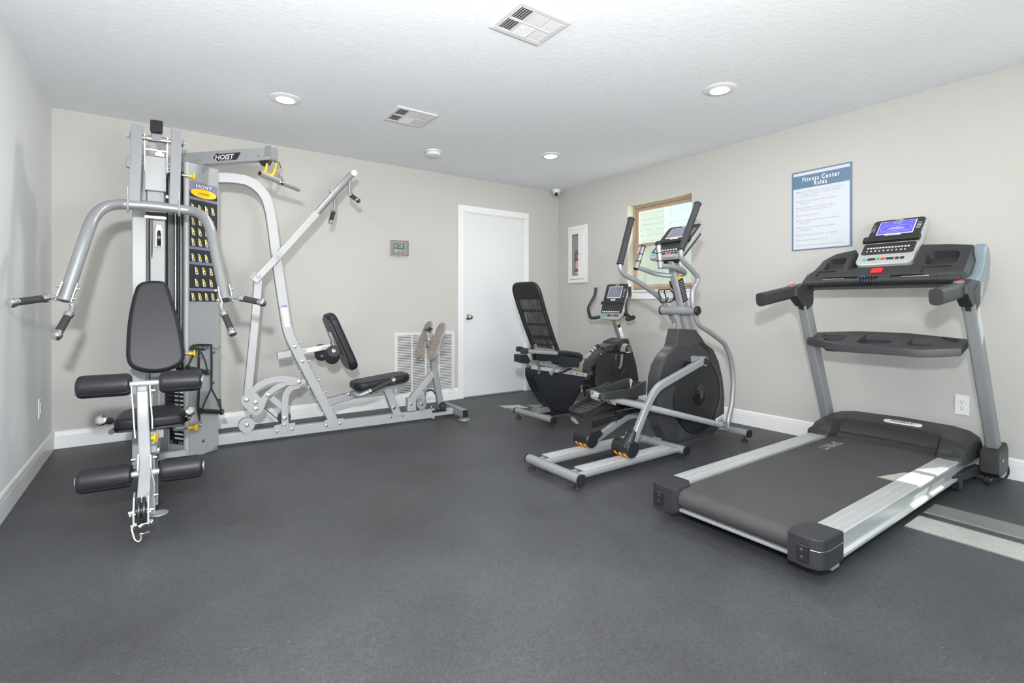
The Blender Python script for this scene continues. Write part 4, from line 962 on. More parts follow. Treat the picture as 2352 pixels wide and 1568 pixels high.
m = MB(); hel = [V((2.655 + .012 * math.cos(t), 3.35 + .012 * math.sin(t), .44 + t * .0015)) for t in [k * PI / 5 for k in range(100)]]; m.tube(hel, .0025, 5); obj('recliner_spring', m, CHROME, cg)
m = MB(); m.bar([(2.86, 3.345, .425), (3.02, 3.345, .462)], .014, .018, (0, 1, 0), .004); obj('adjust_lever', m, BLACK, cg)
m = MB(); m.prism([(2.47,3.36,0.613),(2.543,3.36,0.613),(2.575,3.36,0.559),(2.547,3.36,0.532),(2.47,3.36,0.551)], (0, .1, 0), .006); obj('rear_bracket', m, BLACK, cg)
m = MB(); m.bar([(2.62, 3.33, .655), (2.60, 3.33, .662)], .032, .040, (0, 0, 1), .01); m.mat(BLACK)
# side handles
for sg, Y_ in ((-1, 3.285), (1, 3.66)):
    x_ = 2.475 if sg < 0 else 2.70
    m = MB(); m.bar([(x_, Y_, .650 - (x_ - 2.475) * .1), (2.82, Y_, .613)], .026, .034, (0, 0, 1), .012); sb = obj('side_bar', m, SILVER, T)
    m = MB(); m.bar([(x_ - .05, Y_, .655 - (x_ - 2.475) * .1), (x_ + .005, Y_, .650 - (x_ - 2.475) * .1)], .038, .046, (0, 0, 1), .016); obj('bar_end_cap', m, DARK, sb)
    m = MB(); m.bar(catmull([(2.80, Y_, .615), (2.90, Y_ - .0, .610), (3.02, Y_, .588), (3.08, Y_, .565)], 4), .05, .048, (0, 0, 1), .018); m.prism([V((2.82, Y_, .60)), V((3.06, Y_, .56)), V((3.04, Y_, .475)), V((2.84, Y_, .50))], (0, .045, 0), .01, True); obj('armrest_shell', m, NAVY, sb)
    if sg > 0: continue
    m = MB(); m.tube(catmull([(3.05, Y_, .568), (3.12, Y_, .553), (3.17, Y_, .575), (3.22, Y_, .610)], 5), .0155, 12); obj('grip_tube', m, SILVER, sb)
    m = MB(); a, b = V((3.20, Y_, .597)), V((3.30, Y_, .660)); d_ = b - a
    m.mat(BLACK).cyl(a, a + d_ * .08, .019); m.mat(CHROME).cyl(a + d_ * .08, a + d_ * .32, .0175); m.mat(BLACK).cyl(a + d_ * .32, a + d_ * .38, .019); m.mat(CHROME).cyl(a + d_ * .38, a + d_ * .62, .0175); m.mat(BLACK).cyl(a + d_ * .62, b, .020, bev=.005); obj('pulse_grip', m, None, sb)
m = MB(); m.tube([(3.09, 3.50, .50), (3.06, 3.47, .47), (3.08, 3.44, .44)], .008, 8); m.bar([(3.10, 3.40, .475), (3.13, 3.36, .455)], .02, .02, (0, 0, 1), .006); obj('adjust_handle', m, YELLOW, cg)
# backrest: frame tube and mesh
def bp(u, v, o=0.):  # u across (0 near,1 far) v up
    x = 2.840 - .250 * v - .012 * math.sin(v * PI) ; z = .60 + .61 * v
    w = .355 - .02 * (1 - v); return V((x + o * .94, 3.47 - w / 2 + w * u, z + o * .34))
ol = []
fr = [bp(0, 0), bp(0, .3), bp(0, .6), bp(0, .85), bp(.03, .94), bp(.12, .99), bp(.3, 1.0), bp(.7, 1.0), bp(.88, .99), bp(.97, .94), bp(1, .85), bp(1, .6), bp(1, .3), bp(1, 0)]
m = MB(); m.tube(catmull(fr, 5), .019, 12); bf = obj('backrest_frame', m, VINYL, T)
m = MB(); n_ = 14
m.rings([[bp(u, v, -.014) for u in [.04 + .92 * k / n_ for k in range(n_ + 1)]] + [bp(u, v, .014) for u in [.04 + .92 * k / n_ for k in range(n_, -1, -1)]] for v in (.80, .86, .93, .985)]); obj('headrest_pad', m, VINYL, bf)
m = MB(); G_ = [[m.bm.verts.new(bp(.04 + .92 * i / 16, .02 + .80 * j / 30, .006 + .004 * math.sin(i * 2.1 + j * .6))) for i in range(17)] for j in range(31)]
for j in range(30):
    for i in range(16): m.face([G_[j][i], G_[j][i + 1], G_[j + 1][i + 1], G_[j + 1][i]])
obj('mesh_back', m, MESHB, bf)
for v0, h_ in ((.10, .03), (.20, .06), (.40, .035), (.60, .035), (.78, .025)):
    m = MB(); m.rings([[bp(u, v, o) for u, o in ((.05, .012), (.95, .012), (.95, .006), (.05, .006))] for v in (v0, v0 + h_)]); obj('support_strap', m, RUBBER, bf)
for u in (.36, .60):
    m = MB(); m.rings([[bp(q, v, o) for q, o in ((u - .012, .014), (u + .012, .014), (u + .012, .008), (u - .012, .008))] for v in (0, .20)]); obj('support_strap', m, RUBBER, bf)
m = MB(); m.bar([bp(.03, .05), bp(.97, .05)], .03, .03); m.bar([bp(.12, .0), bp(.12, .12)], .02, .03, (0, 1, 0)); m.bar([bp(.88, .0), bp(.88, .12)], .02, .03, (0, 1, 0)); obj('backrest_bracket', m, SILVERD, bf)
# front drive housing
hf = [V(p) for p in [(3.341,3.37,0.216),(3.324,3.37,0.339),(3.347,3.37,0.46),(3.404,3.37,0.558),(3.503,3.37,0.623),(3.604,3.37,0.656),(3.702,3.37,0.669),(3.801,3.37,0.643),(3.878,3.37,0.57),(3.93,3.37,0.441),(3.962,3.37,0.307),(3.969,3.37,0.153),(3.956,3.37,0.001),(3.387,3.37,0.068)]]
hh = []
for i, p in enumerate(hf): q = hf[(i + 1) % len(hf)]; hh += [p, (p + q) / 2]
m = MB(); m.prism(hh, (0, .19, 0), .03); dh = obj('drive_housing', m, GLOSS, T, 32)
m = MB(); c = V((3.653,3.37,0.417)); m.lathe([(.088, 0), (.088, .005), (.080, .008), (.074, .003), (0, .004)], c, (0, -1, 0), 36); ch = obj('crank_hub', m, BLACK, dh)
m = MB(); tp_ = c + V((.02, -.035, .155)); m.bar([c + V((0, -.012, 0)), c + V((.004, -.03, .03)), tp_], .016, .026, (0, 1, 0), .005); m.bar([c + V((0, .2, 0)), c + V((-.02, .215, -.155))], .016, .026, (0, 1, 0), .005); obj('crank', m, SILVERD, dh)
for q, s_ in ((tp_, -1), (c + V((-.02, .215, -.155)), 1)):
    m = MB(); m.box(q + V((0, s_ * .05, 0)), (.10, .085, .022), None, .006); m.mat(BLACK); pe = obj('pedal', m, BLACK, dh)
    m = MB(); m.rings([[q + V((.045 * math.cos(a) * 1.1, s_ * .05 + w, .012 + .07 * math.sin(a))) for w in (-.028, .028)] + [q + V((.048 * math.cos(a) * 1.1, s_ * .05 + w, .012 + .074 * math.sin(a))) for w in (.028, -.028)] for a in [PI * k / 10 for k in range(11)]]); obj('pedal_strap', m, nmat('clear grey strap', (.22, .23, .20), .3), pe)
m = MB(); m.prism([(3.585,3.375,0.602),(3.622,3.375,0.672),(3.732,3.375,0.701),(3.807,3.375,0.694),(3.833,3.375,0.641),(3.782,3.375,0.6)], (0, .17, 0), .008); obj('mast_boot', m, DARK, dh)
m = MB(); m.tube(catmull([(3.464,3.5,0.27),(3.418,3.5,0.307),(3.429,3.5,0.348),(3.482,3.5,0.361)], 4), .005, 6); obj('cable_loop', m, BLACK, dh)
# console mast
ma = [(3.818,3.47,0.658),(3.767,3.47,0.769),(3.723,3.47,0.865),(3.711,3.47,0.891)]
m = MB(); m.bar(ma, .05, .062, (-1, 0, 0), .014); mast = obj('mast', m, SILVERD, T)
a, b = V(ma[0]), V(ma[2]); up_ = (b - a).normalized(); fx = V((0, 1, 0)).cross(up_); fx = fx if fx.x < 0 else -fx
def mq(k, s_, o=0.): return a.lerp(b, k) + V((0, -.0255 - o, 0)) + fx * s_
m = MB(); m.mat(YELLOW).prism([mq(.86, .018), mq(.86, -.02), mq(.94, -.02), mq(.94, .018)], (0, -.001, 0)); m.mat(PRINTK).prism([mq(.70, .018), mq(.70, -.02), mq(.855, -.02), mq(.855, .018)], (0, -.001, 0)); m.mat(PRINTW).prism([mq(.18, .018), mq(.18, -.02), mq(.70, -.02), mq(.70, .018)], (0, -.001, 0)); m.mat(PRINTK)
for k in range(7): m.prism([mq(.22 + .06 * k, .012, .0012), mq(.22 + .06 * k, -.014, .0012), mq(.24 + .06 * k, -.014, .0012), mq(.24 + .06 * k, .012, .0012)], (0, -.0003, 0))
obj('warning_sticker', m, None, mast)
console(T, (3.665, 3.655, .885), (0, -1, 0), (.125, 0, .365), .315, .385, LCDG)
m = MB()
for pts in ([(3.681,3.7,1.209),(3.668,3.7,1.137),(3.635,3.71,1.075),(3.596,3.72,1.003),(3.608,3.72,0.932),(3.638,3.7,0.896)] + [(3.78, 3.60, .93), (3.79, 3.47, .94)], [(3.701,3.27,1.206),(3.707,3.27,1.122),(3.676,3.27,1.072),(3.647,3.26,0.997),(3.654,3.25,0.939),(3.728,3.24,0.909),(3.698,3.3,0.891)] + [(3.80, 3.38, .93), (3.79, 3.47, .94)]):
    m = MB(); m.tube(catmull(pts, 5), .0165, 12); gb = obj('console_handlebar', m, FOAM, T)
    m = MB(); p = V(pts[0]); m.cyl(p + V((0, 0, -.004)), p + V((0, 0, .012)), .016, bev=.003); obj('bar_end_cap', m, CHROME, gb)

# ------------------------------------------------------------------ multi-station home gym
H = thing('home_gym', 'large silver multi-station home gym with weight tower and leg press by the back wall', 'home gym', (.2, 4.0, 0))
GD, GN, PD, PN, LD, LN = [V(q + (0,)) for q in ((0.999,-0.052), (0.052,0.999), (0.807,0.591), (0.591,-0.807), (0.682,-0.731), (-0.731,-0.682))]
G0 = V((0.359,4.167,0.015)); PB = V((0.166,3.988) + (0,)); LC = V((0.188,4.16) + (0,)); UZ = V((0, 0, 1))
def bolt(m, p, n, r=.009, h=.007):
    p = V(p); n = V(n).normalized(); m.lathe([(r * 1.3, -.001), (r * 1.3, .002), (r, .003), (r * .9, h), (0, h + .001)], p, n, 12)
# --- floor rail and rear frame
m = MB(); a = G0 + GN * .026 - GD * .22; e_ = V((2.023,4.106,0.047)); s_end = (e_ - G0).dot(GD)
a.z = .054; b = G0 + GN * .026 + GD * s_end; b.z = .054
m.bar([a, b], .05, .078, UZ, .006); c = b + GD * .20; m.bar([b - GD * .02, c], .045, .055, UZ, .005); m.bar([b - GD * .012, b + GD * .012], .064, .09, UZ, .004)
rail = obj('base_rail', m, SILVERL, H)
f0, f1 = V((2.191,3.871,0.068)), None
m = MB(); ce = G0 + GN * .03 + GD * (s_end + .235); ce.z = .056
m.bar([ce - GN * .20, ce + GN * .24], .055, .07, UZ, .006); cf = obj('cross_foot', m, SILVER, H)
m = MB(); m.bar([ce - GN * .205, ce - GN * .198], .050, .065, UZ, .006); obj('end_cap', m, BLACK, cf)
m = MB(); q = ce - GN * .18; m.lathe([(0, 0), (.052, 0), (.050, .006), (.02, .010), (.012, .02), (0, .02)], (q.x, q.y, 0), UZ, 28); obj('foot_disc', m, SILVER, cf)
m = MB(); q = ce + GN * .20; m.lathe([(0, 0), (.052, 0), (.050, .006), (.02, .010), (.012, .02), (0, .02)], (q.x, q.y, 0), UZ, 28); obj('foot_disc', m, SILVER, cf)
m = MB(); m.bar([c - GD * .002, ce], .03, .03, UZ, .004); obj('rail_joint', m, SILVER, rail)
m = MB()
for pl in ([(0.723,4.147,0.111),(0.744,4.146,0.118),(0.873,4.139,0.119),(0.873,4.139,0.078),(0.842,4.141,0.055),(0.756,4.145,0.047),(0.732,4.146,0.064)], [(1.086,4.128,0.106),(1.112,4.127,0.113),(1.242,4.12,0.108),(1.238,4.12,0.066),(1.207,4.122,0.045),(1.122,4.126,0.038),(1.096,4.127,0.063)]): m.prism(pl, GN * -.004, .001)
m.mat(SILVERL)
m2 = MB()
for px in ((0.746,4.142,0.069), (0.85,4.136,0.072), (1.105,4.123,0.066), (1.209,4.117,0.07), (1.631,4.1,0.072), (1.739,4.095,0.07)): bolt(m2, px, -GN, .008)
obj('rail_bracket', m, SILVER, rail); obj('bolt', m2, CHROME, rail)
# curved main boom
m = MB(); m.bar([(0.344,4.198,1.947),(0.413,4.194,1.956),(0.483,4.191,1.959),(0.542,4.187,1.953),(0.595,4.185,1.929),(0.638,4.182,1.891),(0.67,4.181,1.846),(0.689,4.18,1.792),(0.704,4.179,1.727),(0.722,4.178,1.596),(0.743,4.177,1.414),(0.771,4.176,1.198),(0.798,4.174,1.006),(0.811,4.173,0.912),(0.82,4.173,0.855),(0.836,4.172,0.797),(0.858,4.171,0.742),(0.911,4.168,0.624),(1.014,4.163,0.407),(1.161,4.155,0.098)], .074, .05, GN, .008)
boom = obj('curved_boom', m, SILVERL, H)
m = MB(); m.prism([(0.775,4.149,1.023),(0.815,4.147,1.027),(0.818,4.147,1.017),(0.775,4.149,1.013)], GN * -.0006); obj('boom_label', m, nmat('blue label', (.10, .12, .5), .5), boom)
m = MB(); m.prism([(0.775,4.149,1.007),(0.818,4.147,1.01),(0.837,4.146,0.862),(0.8,4.148,0.856)], GN * -.0006); obj('boom_label', m, nmat('faded label', (.60, .62, .68), .5), boom)
m = MB()
for p in ((0.871,4.144,0.706), (0.928,4.141,0.589)): bolt(m, p, -GN, .010)
obj('bolt', m, CHROME, boom)
m = MB()
for p, q in (((0.917,4.168,0.51), -1), ((0.982,4.164,0.382), -1), ((1.037,4.162,0.273), -1), ((1.084,4.159,0.16), -1), ((0.908,4.168,0.74), 1), ((0.982,4.164,0.589), 1), ((1.054,4.161,0.431), 1), ((1.104,4.158,0.329), 1), ((1.171,4.154,0.203), 1)):
    n_ = (GD * .88 + UZ * .48) * q; m.lathe([(.008, -.012), (.008, .008), (0, .010)], p, n_, 10)
obj('adjust_bolts', m, CHROME, boom)
# diagonal rear press arm
m = MB(); m.bar([(0.584,4.13,1.204),(0.752,4.121,1.406),(1.024,4.107,1.75)], .055, .05, GN, .006); m.bar([(0.578,4.168,1.218),(0.615,4.166,1.262)], .05, .008, GN, .002); arm = obj('rear_press_arm', m, SILVERL, H)
m = MB(); m.tube([(1.009,4.113,1.729),(1.161,4.105,1.925),(1.295,4.098,2.094)], .027, 20); m.bar([(1.124,4.107,1.942),(1.161,4.105,1.939)], .03, .03, GN); obj('arm_sleeve', m, SILVERD, arm)
p = V((1.309,4.097,2.103)); m = MB(); m.cyl(p - GN * .03, p + GN * .28, .021, n=20); xb = obj('cross_tube', m, SILVERD, arm)
m = MB(); m.cyl(p - GN * .040, p - GN * .028, .024, bev=.003, n=20); obj('end_plug', m, WHITE, xb)
p2 = V((1.161,4.105,1.939))
m = MB(); bolt(m, (0.741,4.095,1.404), -GN, .026, .006); bolt(m, (0.74,4.089,1.403), -GN, .010, .006); bolt(m, (0.612,4.102,1.242), -GN, .012, .006); obj('pivot_bolt', m, SILVERL, arm)
for pts, Rr in (([(1.284,4.098,2.061),(1.281,4.099,2.007),(1.283,4.099,1.932),(1.298,4.098,1.92)], None), ([(1.189,4.204,1.961),(1.19,4.204,1.882),(1.192,4.203,1.825),(1.182,4.204,1.792)], None)):
    m = MB(); m.tube(catmull(pts, 4), .0125, 12); obj('handle_bracket', m, SILVERD, arm)
for (a, b, o0, o1) in (((1.295,4.098,1.923), (1.329,4.016,1.867), 0, 0), ((1.182,4.204,1.795), (1.144,4.166,1.69), 0, 0)):
    a, b = V(a), V(b); d_ = b - a; m = MB()
    m.mat(CHROME).cyl(a - d_ * .05, a + d_ * .10, .021, bev=.003); m.mat(FOAM).cyl(a + d_ * .10, a + d_ * .82, .0175); m.mat(CHROME).lathe([(.016, -.004), (.021, 0), (.022, .012), (.018, .02), (0, .022)], a + d_ * .80, d_, 18); obj('hand_grip', m, None, arm)
# long link and crescent
m = MB(); m.bar([(0.617,4.159,1.219),(0.597,4.16,0.916),(0.545,4.162,0.336)], .058, .045, GN, .006); lk = obj('link_arm', m, SILVERL, H)
def zz(pts): return pts
m = MB()
m.prism(fillet([(0.498,4.13,0.337),(0.507,4.129,0.361),(0.566,4.126,0.413),(0.603,4.124,0.374),(0.641,4.122,0.322),(0.662,4.121,0.333),(0.662,4.121,0.281),(0.638,4.122,0.235),(0.615,4.123,0.212),(0.589,4.125,0.211),(0.56,4.126,0.237),(0.523,4.128,0.277),(0.504,4.129,0.304)], .01, 2), GN * .012, .002)
m.prism([(0.566,4.126,0.41),(0.603,4.124,0.449),(0.656,4.121,0.477),(0.715,4.118,0.489),(0.775,4.115,0.491),(0.836,4.112,0.483),(0.904,4.108,0.461),(0.908,4.108,0.423),(0.873,4.11,0.413),(0.811,4.113,0.415),(0.796,4.114,0.439),(0.751,4.116,0.446),(0.691,4.12,0.438),(0.644,4.122,0.419),(0.583,4.125,0.376)], GN * .012, .002)
m.prism([(0.641,4.122,0.322),(0.626,4.123,0.33),(0.664,4.121,0.378),(0.706,4.119,0.411),(0.748,4.117,0.437),(0.796,4.114,0.439),(0.811,4.113,0.415),(0.766,4.116,0.396),(0.715,4.118,0.37),(0.679,4.12,0.335),(0.659,4.121,0.288),(0.641,4.122,0.251)], GN * .012, .002)
cr = obj('crescent_plate', m, SILVERL, lk)
m = MB()
for p in ((0.536,4.128,0.331), (0.595,4.125,0.307), (0.596,4.125,0.259), (0.679,4.12,0.353), (0.895,4.109,0.434)): bolt(m, p, -GN, .012, .006)
obj('bolt', m, CHROME, cr)
m = MB(); m.bar([(0.895,4.139,0.414),(0.943,4.136,0.44)], .045, .04, GN); m.bar(fillet([(0.907,4.148,0.405),(0.844,4.152,0.397),(0.804,4.154,0.346),(0.799,4.154,0.277),(0.801,4.154,0.085)], .06, 5), .052, .045, GN, .006); m.bar([(0.704,4.159,0.33),(0.788,4.154,0.241)], .046, .04, GN, .005); bs = obj('bent_post', m, SILVERL, H)
m = MB(); bolt(m, (0.796,4.13,0.164), -GN, .012, .006); bolt(m, (0.796,4.13,0.114), -GN, .008, .006); obj('bolt', m, CHROME, bs)
m = MB(); m.cyl(V((0.802,4.179,0.158)), V((0.802,4.179,0.158)) + GN * 0.025, .047, n=28); obj('cable_pulley', m, BLACK, bs)
m = MB(); m.tube([(0.652,4.172,0.261),(0.754,4.166,0.153)], .003, 6); m.tube([(0.57,4.176,0.211),(0.579,4.176,0.158)], .003, 6); obj('cable', m, BLACK, H)
m = MB(); m.cyl(V((0.54,4.146,0.143)), V((0.54,4.146,0.143)) + GN * 0.042, .055, n=36, bev=.003); m.bar([(0.543,4.167,0.132),(0.546,4.167,0.08)], .06, .04, GN); m.mat(SILVERL); pd_ = obj('pulley_housing', m, SILVER, rail)
m = MB(); bolt(m, (0.54,4.146,0.143), -GN, .011, .006); obj('bolt', m, CHROME, pd_)
# chest pad of the rear station with its slide tube and rollers
m = MB(); m.bar([(0.752,4.176,0.639),(0.848,4.171,0.654)], .052, .045, GN, .004); m.bar([(0.917,4.168,0.666),(0.959,4.166,0.671)], .056, .05, GN, .004); sl_ = obj('slide_sleeve', m, SILVERL, H)
m = MB(); m.bar([(0.95,4.166,0.669),(1.137,4.156,0.694)], .042, .036, GN, .004); obj('slide_tube', m, BRUSH, sl_)
A, B = V((1.097,4.158,0.95)), V((1.296,4.148,0.491)); ax = (A - B).normalized(); nr = ax.cross(GN).normalized(); nr = nr if nr.dot(GD) < 0 else -nr
def slab(A, B, nrm, w, t, mat, name, par, back=None):
    ax = (A - B); L = ax.length; ax = ax / L; out = []
    for cx, cy, a0 in ((L / 2, w / 2, 0), (-L / 2, w / 2, PI / 2), (-L / 2, -w / 2, PI), (L / 2, -w / 2, 1.5 * PI)):
        r = w * .32
        for j in range(7):
            an = a0 + j / 6 * PI / 2; out.append((A + B) / 2 + ax * (cx - math.copysign(r, cx) + math.cos(an) * r) + GN * (cy - math.copysign(r, cy) + math.sin(an) * r))
    m = MB(); m.pad(out, nrm * -t, .024); o = obj(name, m, mat, par)
    m = MB(); m.prism([p + nrm * .012 for p in [(q - (A + B) / 2) * .93 + (A + B) / 2 for q in out]], nrm * -.014, .003); obj('pad_board', m, BLACK, o)
    return o
slab(A, B, nr, .26, .062, VINYL, 'chest_pad', H)
m = MB(); q = (A + B) / 2 + nr * .022; m.bar([q + ax * .11, q - ax * .11], .05, .02, nr, .003); m.box(q, (.06, .05, .04), (ax, GN, nr)); obj('pad_bracket', m, SILVERD, sl_)
for (a, b) in (((1.107,3.928,0.679), (1.13,4.066,0.602)), ((1.098,4.228,0.611), (1.119,4.348,0.665))):
    a, b = V(a), V(b); d_ = b - a; m = MB()
    m.lathe([(0, 0), (.030, 0), (.046, .006), (.054, .02), (.056, d_.length * .6), (.054, d_.length - .02), (.040, d_.length - .004), (0, d_.length)], a, d_, 30); ro = obj('foam_roller', m, FOAM, sl_)
    m = MB(); bolt(m, a, -d_, .012, .004); obj('roller_cap', m, CHROME, ro)
m = MB(); m.tube([V((1.11,3.937,0.678)), V((1.137,4.156,0.65)), V((1.107,4.288,0.634))], .012, 10); obj('roller_axle', m, SILVERD, sl_)
# leg press seat
m = MB(); m.bar([(1.121,4.157,0.247),(1.795,4.122,0.368)], .060, .05, GN, .006); sf = obj('seat_beam', m, SILVER, H)
m = MB(); m.bar([(1.604,4.132,0.327),(1.701,4.127,0.077)], .068, .05, GN, .006); m.bar([(1.627,4.131,0.085),(1.736,4.125,0.08)], .012, .08, GN, .002); obj('seat_post', m, SILVERL, sf)
m = MB(); bolt(m, (1.663,4.103,0.146), -GN, .013, .006); bolt(m, (1.285,4.122,0.298), -GN, .010, .006); obj('bolt', m, CHROME, sf)
A, B = V((1.791,4.122,0.387)), V((1.314,4.147,0.335)); ax2 = (A - B).normalized(); n2 = ax2.cross(GN).normalized(); n2 = n2 if n2.z < 0 else -n2
slab(A, B, n2, .27, .056, VINYL, 'press_seat', H)
m = MB(); m.tube(catmull([(1.417,4.162,0.323),(1.348,4.095,0.31),(1.304,4.037,0.316),(1.319,3.986,0.304),(1.396,3.962,0.331)], 5), .017, 12); m.tube(catmull([(1.594,3.952,0.41),(1.688,4.097,0.399)], 4), .014, 10); sh_ = obj('seat_handle', m, SILVER, sf)
a, b = V((1.396,3.962,0.331)), V((1.602,3.952,0.406)); d_ = b - a; m = MB()
m.mat(CHROME).cyl(a - d_ * .02, a + d_ * .08, .023, bev=.003); m.mat(FOAM).cyl(a + d_ * .08, a + d_ * .90, .019); m.mat(CHROME).cyl(a + d_ * .90, b + d_ * .04, .023, bev=.003); obj('hand_grip', m, None, sh_)
# foot plate mast
m = MB(); m.bar([(2.115,4.105,0.084),(2.072,4.107,0.318),(1.992,4.112,0.795)], .055, .045, GN, .005); fm = obj('foot_plate_mast', m, SILVER, H)
m = MB(); m.bar([(2.038,4.109,0.419),(1.827,4.12,0.196)], .055, .045, GN, .005); m.bar([(1.827,4.12,0.215),(1.827,4.12,0.1)], .080, .055, GN, .005); obj('mast_brace', m, SILVERL, fm)
m = MB(); m.bar([(2.004,4.111,0.802),(1.988,4.112,0.807)], .05, .05, GN); m.bar([(1.992,4.112,0.805),(1.99,4.112,0.817)], .062, .062, GN, .004); obj('tube_cap', m, BLACK, fm)
m = MB(); m.cyl(V((1.91,4.074,0.152)), V((1.91,4.074,0.152)) + GN * 0.052, .0445, n=32, bev=.003); m.bar([(1.923,4.1,0.139),(1.923,4.1,0.084)], .055, .03, GN); px1 = obj('pulley_housing', m, SILVER, rail)
m = MB(); bolt(m, (1.91,4.074,0.152), -GN, .011, .006); bolt(m, (1.814,4.091,0.16), -GN, .009, .006); bolt(m, (1.994,4.081,0.722), -GN, .014, .006); bolt(m, (2.011,4.08,0.112), -GN, .008, .006); obj('bolt', m, CHROME, fm)
m = MB(); m.mat(RUBBER).cyl(V((2.106,4.045,0.118)), V((2.106,4.045,0.118)) + GN * 0.030, .034, n=24, bev=.004); m.mat(CHROME).cyl(V((2.103,4.04,0.12)), V((2.103,4.04,0.12)) + GN * 0.006, .011, n=12); obj('transport_wheel', m, None, cf)
m = MB(); m.bar([(2.012,4.1,0.073),(2.149,4.093,0.074)], .02, .06, GN, .003); m.tube(catmull([(1.934,4.044,0.269),(1.992,4.041,0.272),(2.025,4.04,0.234)], 4), .006, 8); m.tube([(1.94,4.074,0.257),(1.944,4.074,0.156)], .003, 6); obj('cable_guide', m, BLACK, rail)
for (A, B, o) in (((2.059,3.948,0.873), (1.932,3.954,0.546), -1), ((2.065,4.218,0.877), (1.933,4.225,0.538), 1)):
    A, B = V(A), V(B); L = (A - B).length / 2; ce = (A + B) / 2; u = (A - B).normalized(); n3 = u.cross(GN).normalized(); n3 = n3 if n3.dot(GD) < 0 else -n3
    ol = [ce + u * (math.copysign(L - .085, math.cos(t)) + math.cos(t) * .085) + GN * math.sin(t) * .085 for t in [2 * PI * (k + .5) / 30 for k in range(30)]]
    m = MB(); m.prism(ol, n3 * .012, .002); fp = obj('foot_plate', m, BROWN, fm)
    m = MB(); m.prism([p - n3 * .006 for p in ol], n3 * .006); m.prism([ce + u * L * .8 - n3 * .004, ce - u * L * .55 - n3 * .004, ce - u * L * .1 - n3 * .085], GN * .006, 0, True); obj('plate_backing', m, SILVER, fp)
m = MB(); q0 = V((1.993,3.951,0.714)); q1 = V((1.997,4.221,0.706)); m.bar([q0 + GD * .012, q1 + GD * .012], .035, .035, UZ, .004); obj('plate_crossbar', m, SILVER, fm)

# --- weight tower turned 45 degrees, exercise chart on its side
def tw(u, o, z=0.): return PB + PD * u + PN * o + UZ * z
W_ = .237; DEP = .25; ZT_ = 1.985
def panel(o0, th):
    m = MB(); pl = [tw(.01, o0, .0), tw(.13, o0, .0), tw(W_, o0, .03), tw(W_, o0, ZT_ + .01), tw(.01, o0, ZT_)]
    m.prism(pl, PN * th, .0015); return m
tow = obj('tower_panel', panel(0, -.005), GREYP, H)
p2_ = obj('tower_panel', panel(-DEP, -.005), GREYP, H)
m = MB(); m.bar([tw(.004, -.014, 0), tw(.004, -.014, ZT_)], .034, .034, PN, .015); obj('tower_post', m, SILVERL, tow)
m = MB(); m.bar([tw(.0, -DEP - .012, 0), tw(.0, -DEP - .012, ZT_)], .05, .06, PN, .008); obj('tower_post', m, SILVERL, p2_)
m = MB(); m.bar([tw(.09, -.165, 0), tw(.09, -.165, ZT_)], .04, .03, PN, .006); m.bar([tw(W_ - .02, -.125, 0), tw(W_ - .02, -.125, ZT_)], .04, .24, PN, .004); obj('rear_post', m, SILVERD, tow)
m = MB(); m.prism([tw(.0, -.01, ZT_ - .06), tw(W_, -.01, ZT_ - .06), tw(W_, -DEP, ZT_ - .06), tw(.0, -DEP, ZT_ - .06)], UZ * .05); m.prism([tw(-.01, -.008, 0), tw(W_, -.008, 0), tw(W_, -DEP, 0), tw(-.01, -DEP, 0)], UZ * .05); obj('tower_end_plate', m, GREYP, tow)
m = MB(); m.box(tw(-.008, -.205, .095), (.012, .09, .19), (PD, PN, UZ), .003); m.box(tw(-.006, -.085, .045), (.006, .15, .09), (PD, PN, UZ), .001); lcv = obj('lower_cover', m, GREYP, tow)
m = MB(); m.ring(tw(-.010, -.075, .05), PD, .014, .002, 20, 6); bolt(m, tw(-.010, -.075, .05), -PD, .006); obj('bolt', m, CHROME, lcv)
for k in range(17):
    z = .125 + k * .0285; m = MB(); m.mat(RUBBER).box(tw(.075, -.125, z), (.12, .215, .0235), (PD, PN, UZ), .003)
    m.mat(PRINTW).box(tw(.0145, -.085, z), (.002, .10, .013), (PD, PN, UZ), .0008)
    if k > 3: m.mat(PRINTK).text('%d  lbs  %d' % (170 - 10 * k, round((170 - 10 * k) * .4536)), tw(.0130, -.128, z - .004), PN, UZ, .0085, .0003, 'LEFT', .9, .01)
    obj('weight_plate', m, None, tow)
m = MB()
for o in (-.045, -.205): m.cyl(tw(.075, o, .05), tw(.075, o, ZT_ - .06), .0095, n=12)
obj('guide_rod', m, CHROME, tow)
m = MB()
for u, o in ((.02, -.05), (.03, -.225), (.075, -.125), (-.02, -.05)): m.tube([tw(u, o, .3), tw(u, o, ZT_ - .06)], .0035, 6)
obj('cable', m, BLACK, tow)
def knob(p, n, L, name='pull_pin', par=None):
    p = V(p); n = V(n).normalized(); m = MB(); m.mat(CHROME).cyl(p - n * .02, p + n * L * .35, .008, n=10); m.mat(YELLOW).lathe([(.010, L * .3), (.010, L * .72), (.014, L * .78), (.022, L * .84), (.022, L), (0, L)], p, n, 18); obj(name, m, None, par)
knob((0.152,3.941,1.883), PN * .5 + PD * .8, .05, par=tow); knob((0.146,3.912,0.224), PN * .6 + PD * .4, .075, par=tow); knob((0.157,3.944,0.708), PN * .6 + PD * .7, .05, par=tow)
m = MB(); m.cyl((0.089,3.869,0.235), (0.132,3.895,0.227), .016, n=16, bev=.003); obj('cable_anchor', m, SILVERD, tow)
m = MB()
for p in ((0.26,4.057,1.951), (0.258,4.055,0.092), (0.324,4.104,0.698), (0.321,4.101,0.483)): bolt(m, p, PN, .009)
obj('bolt', m, CHROME, tow)
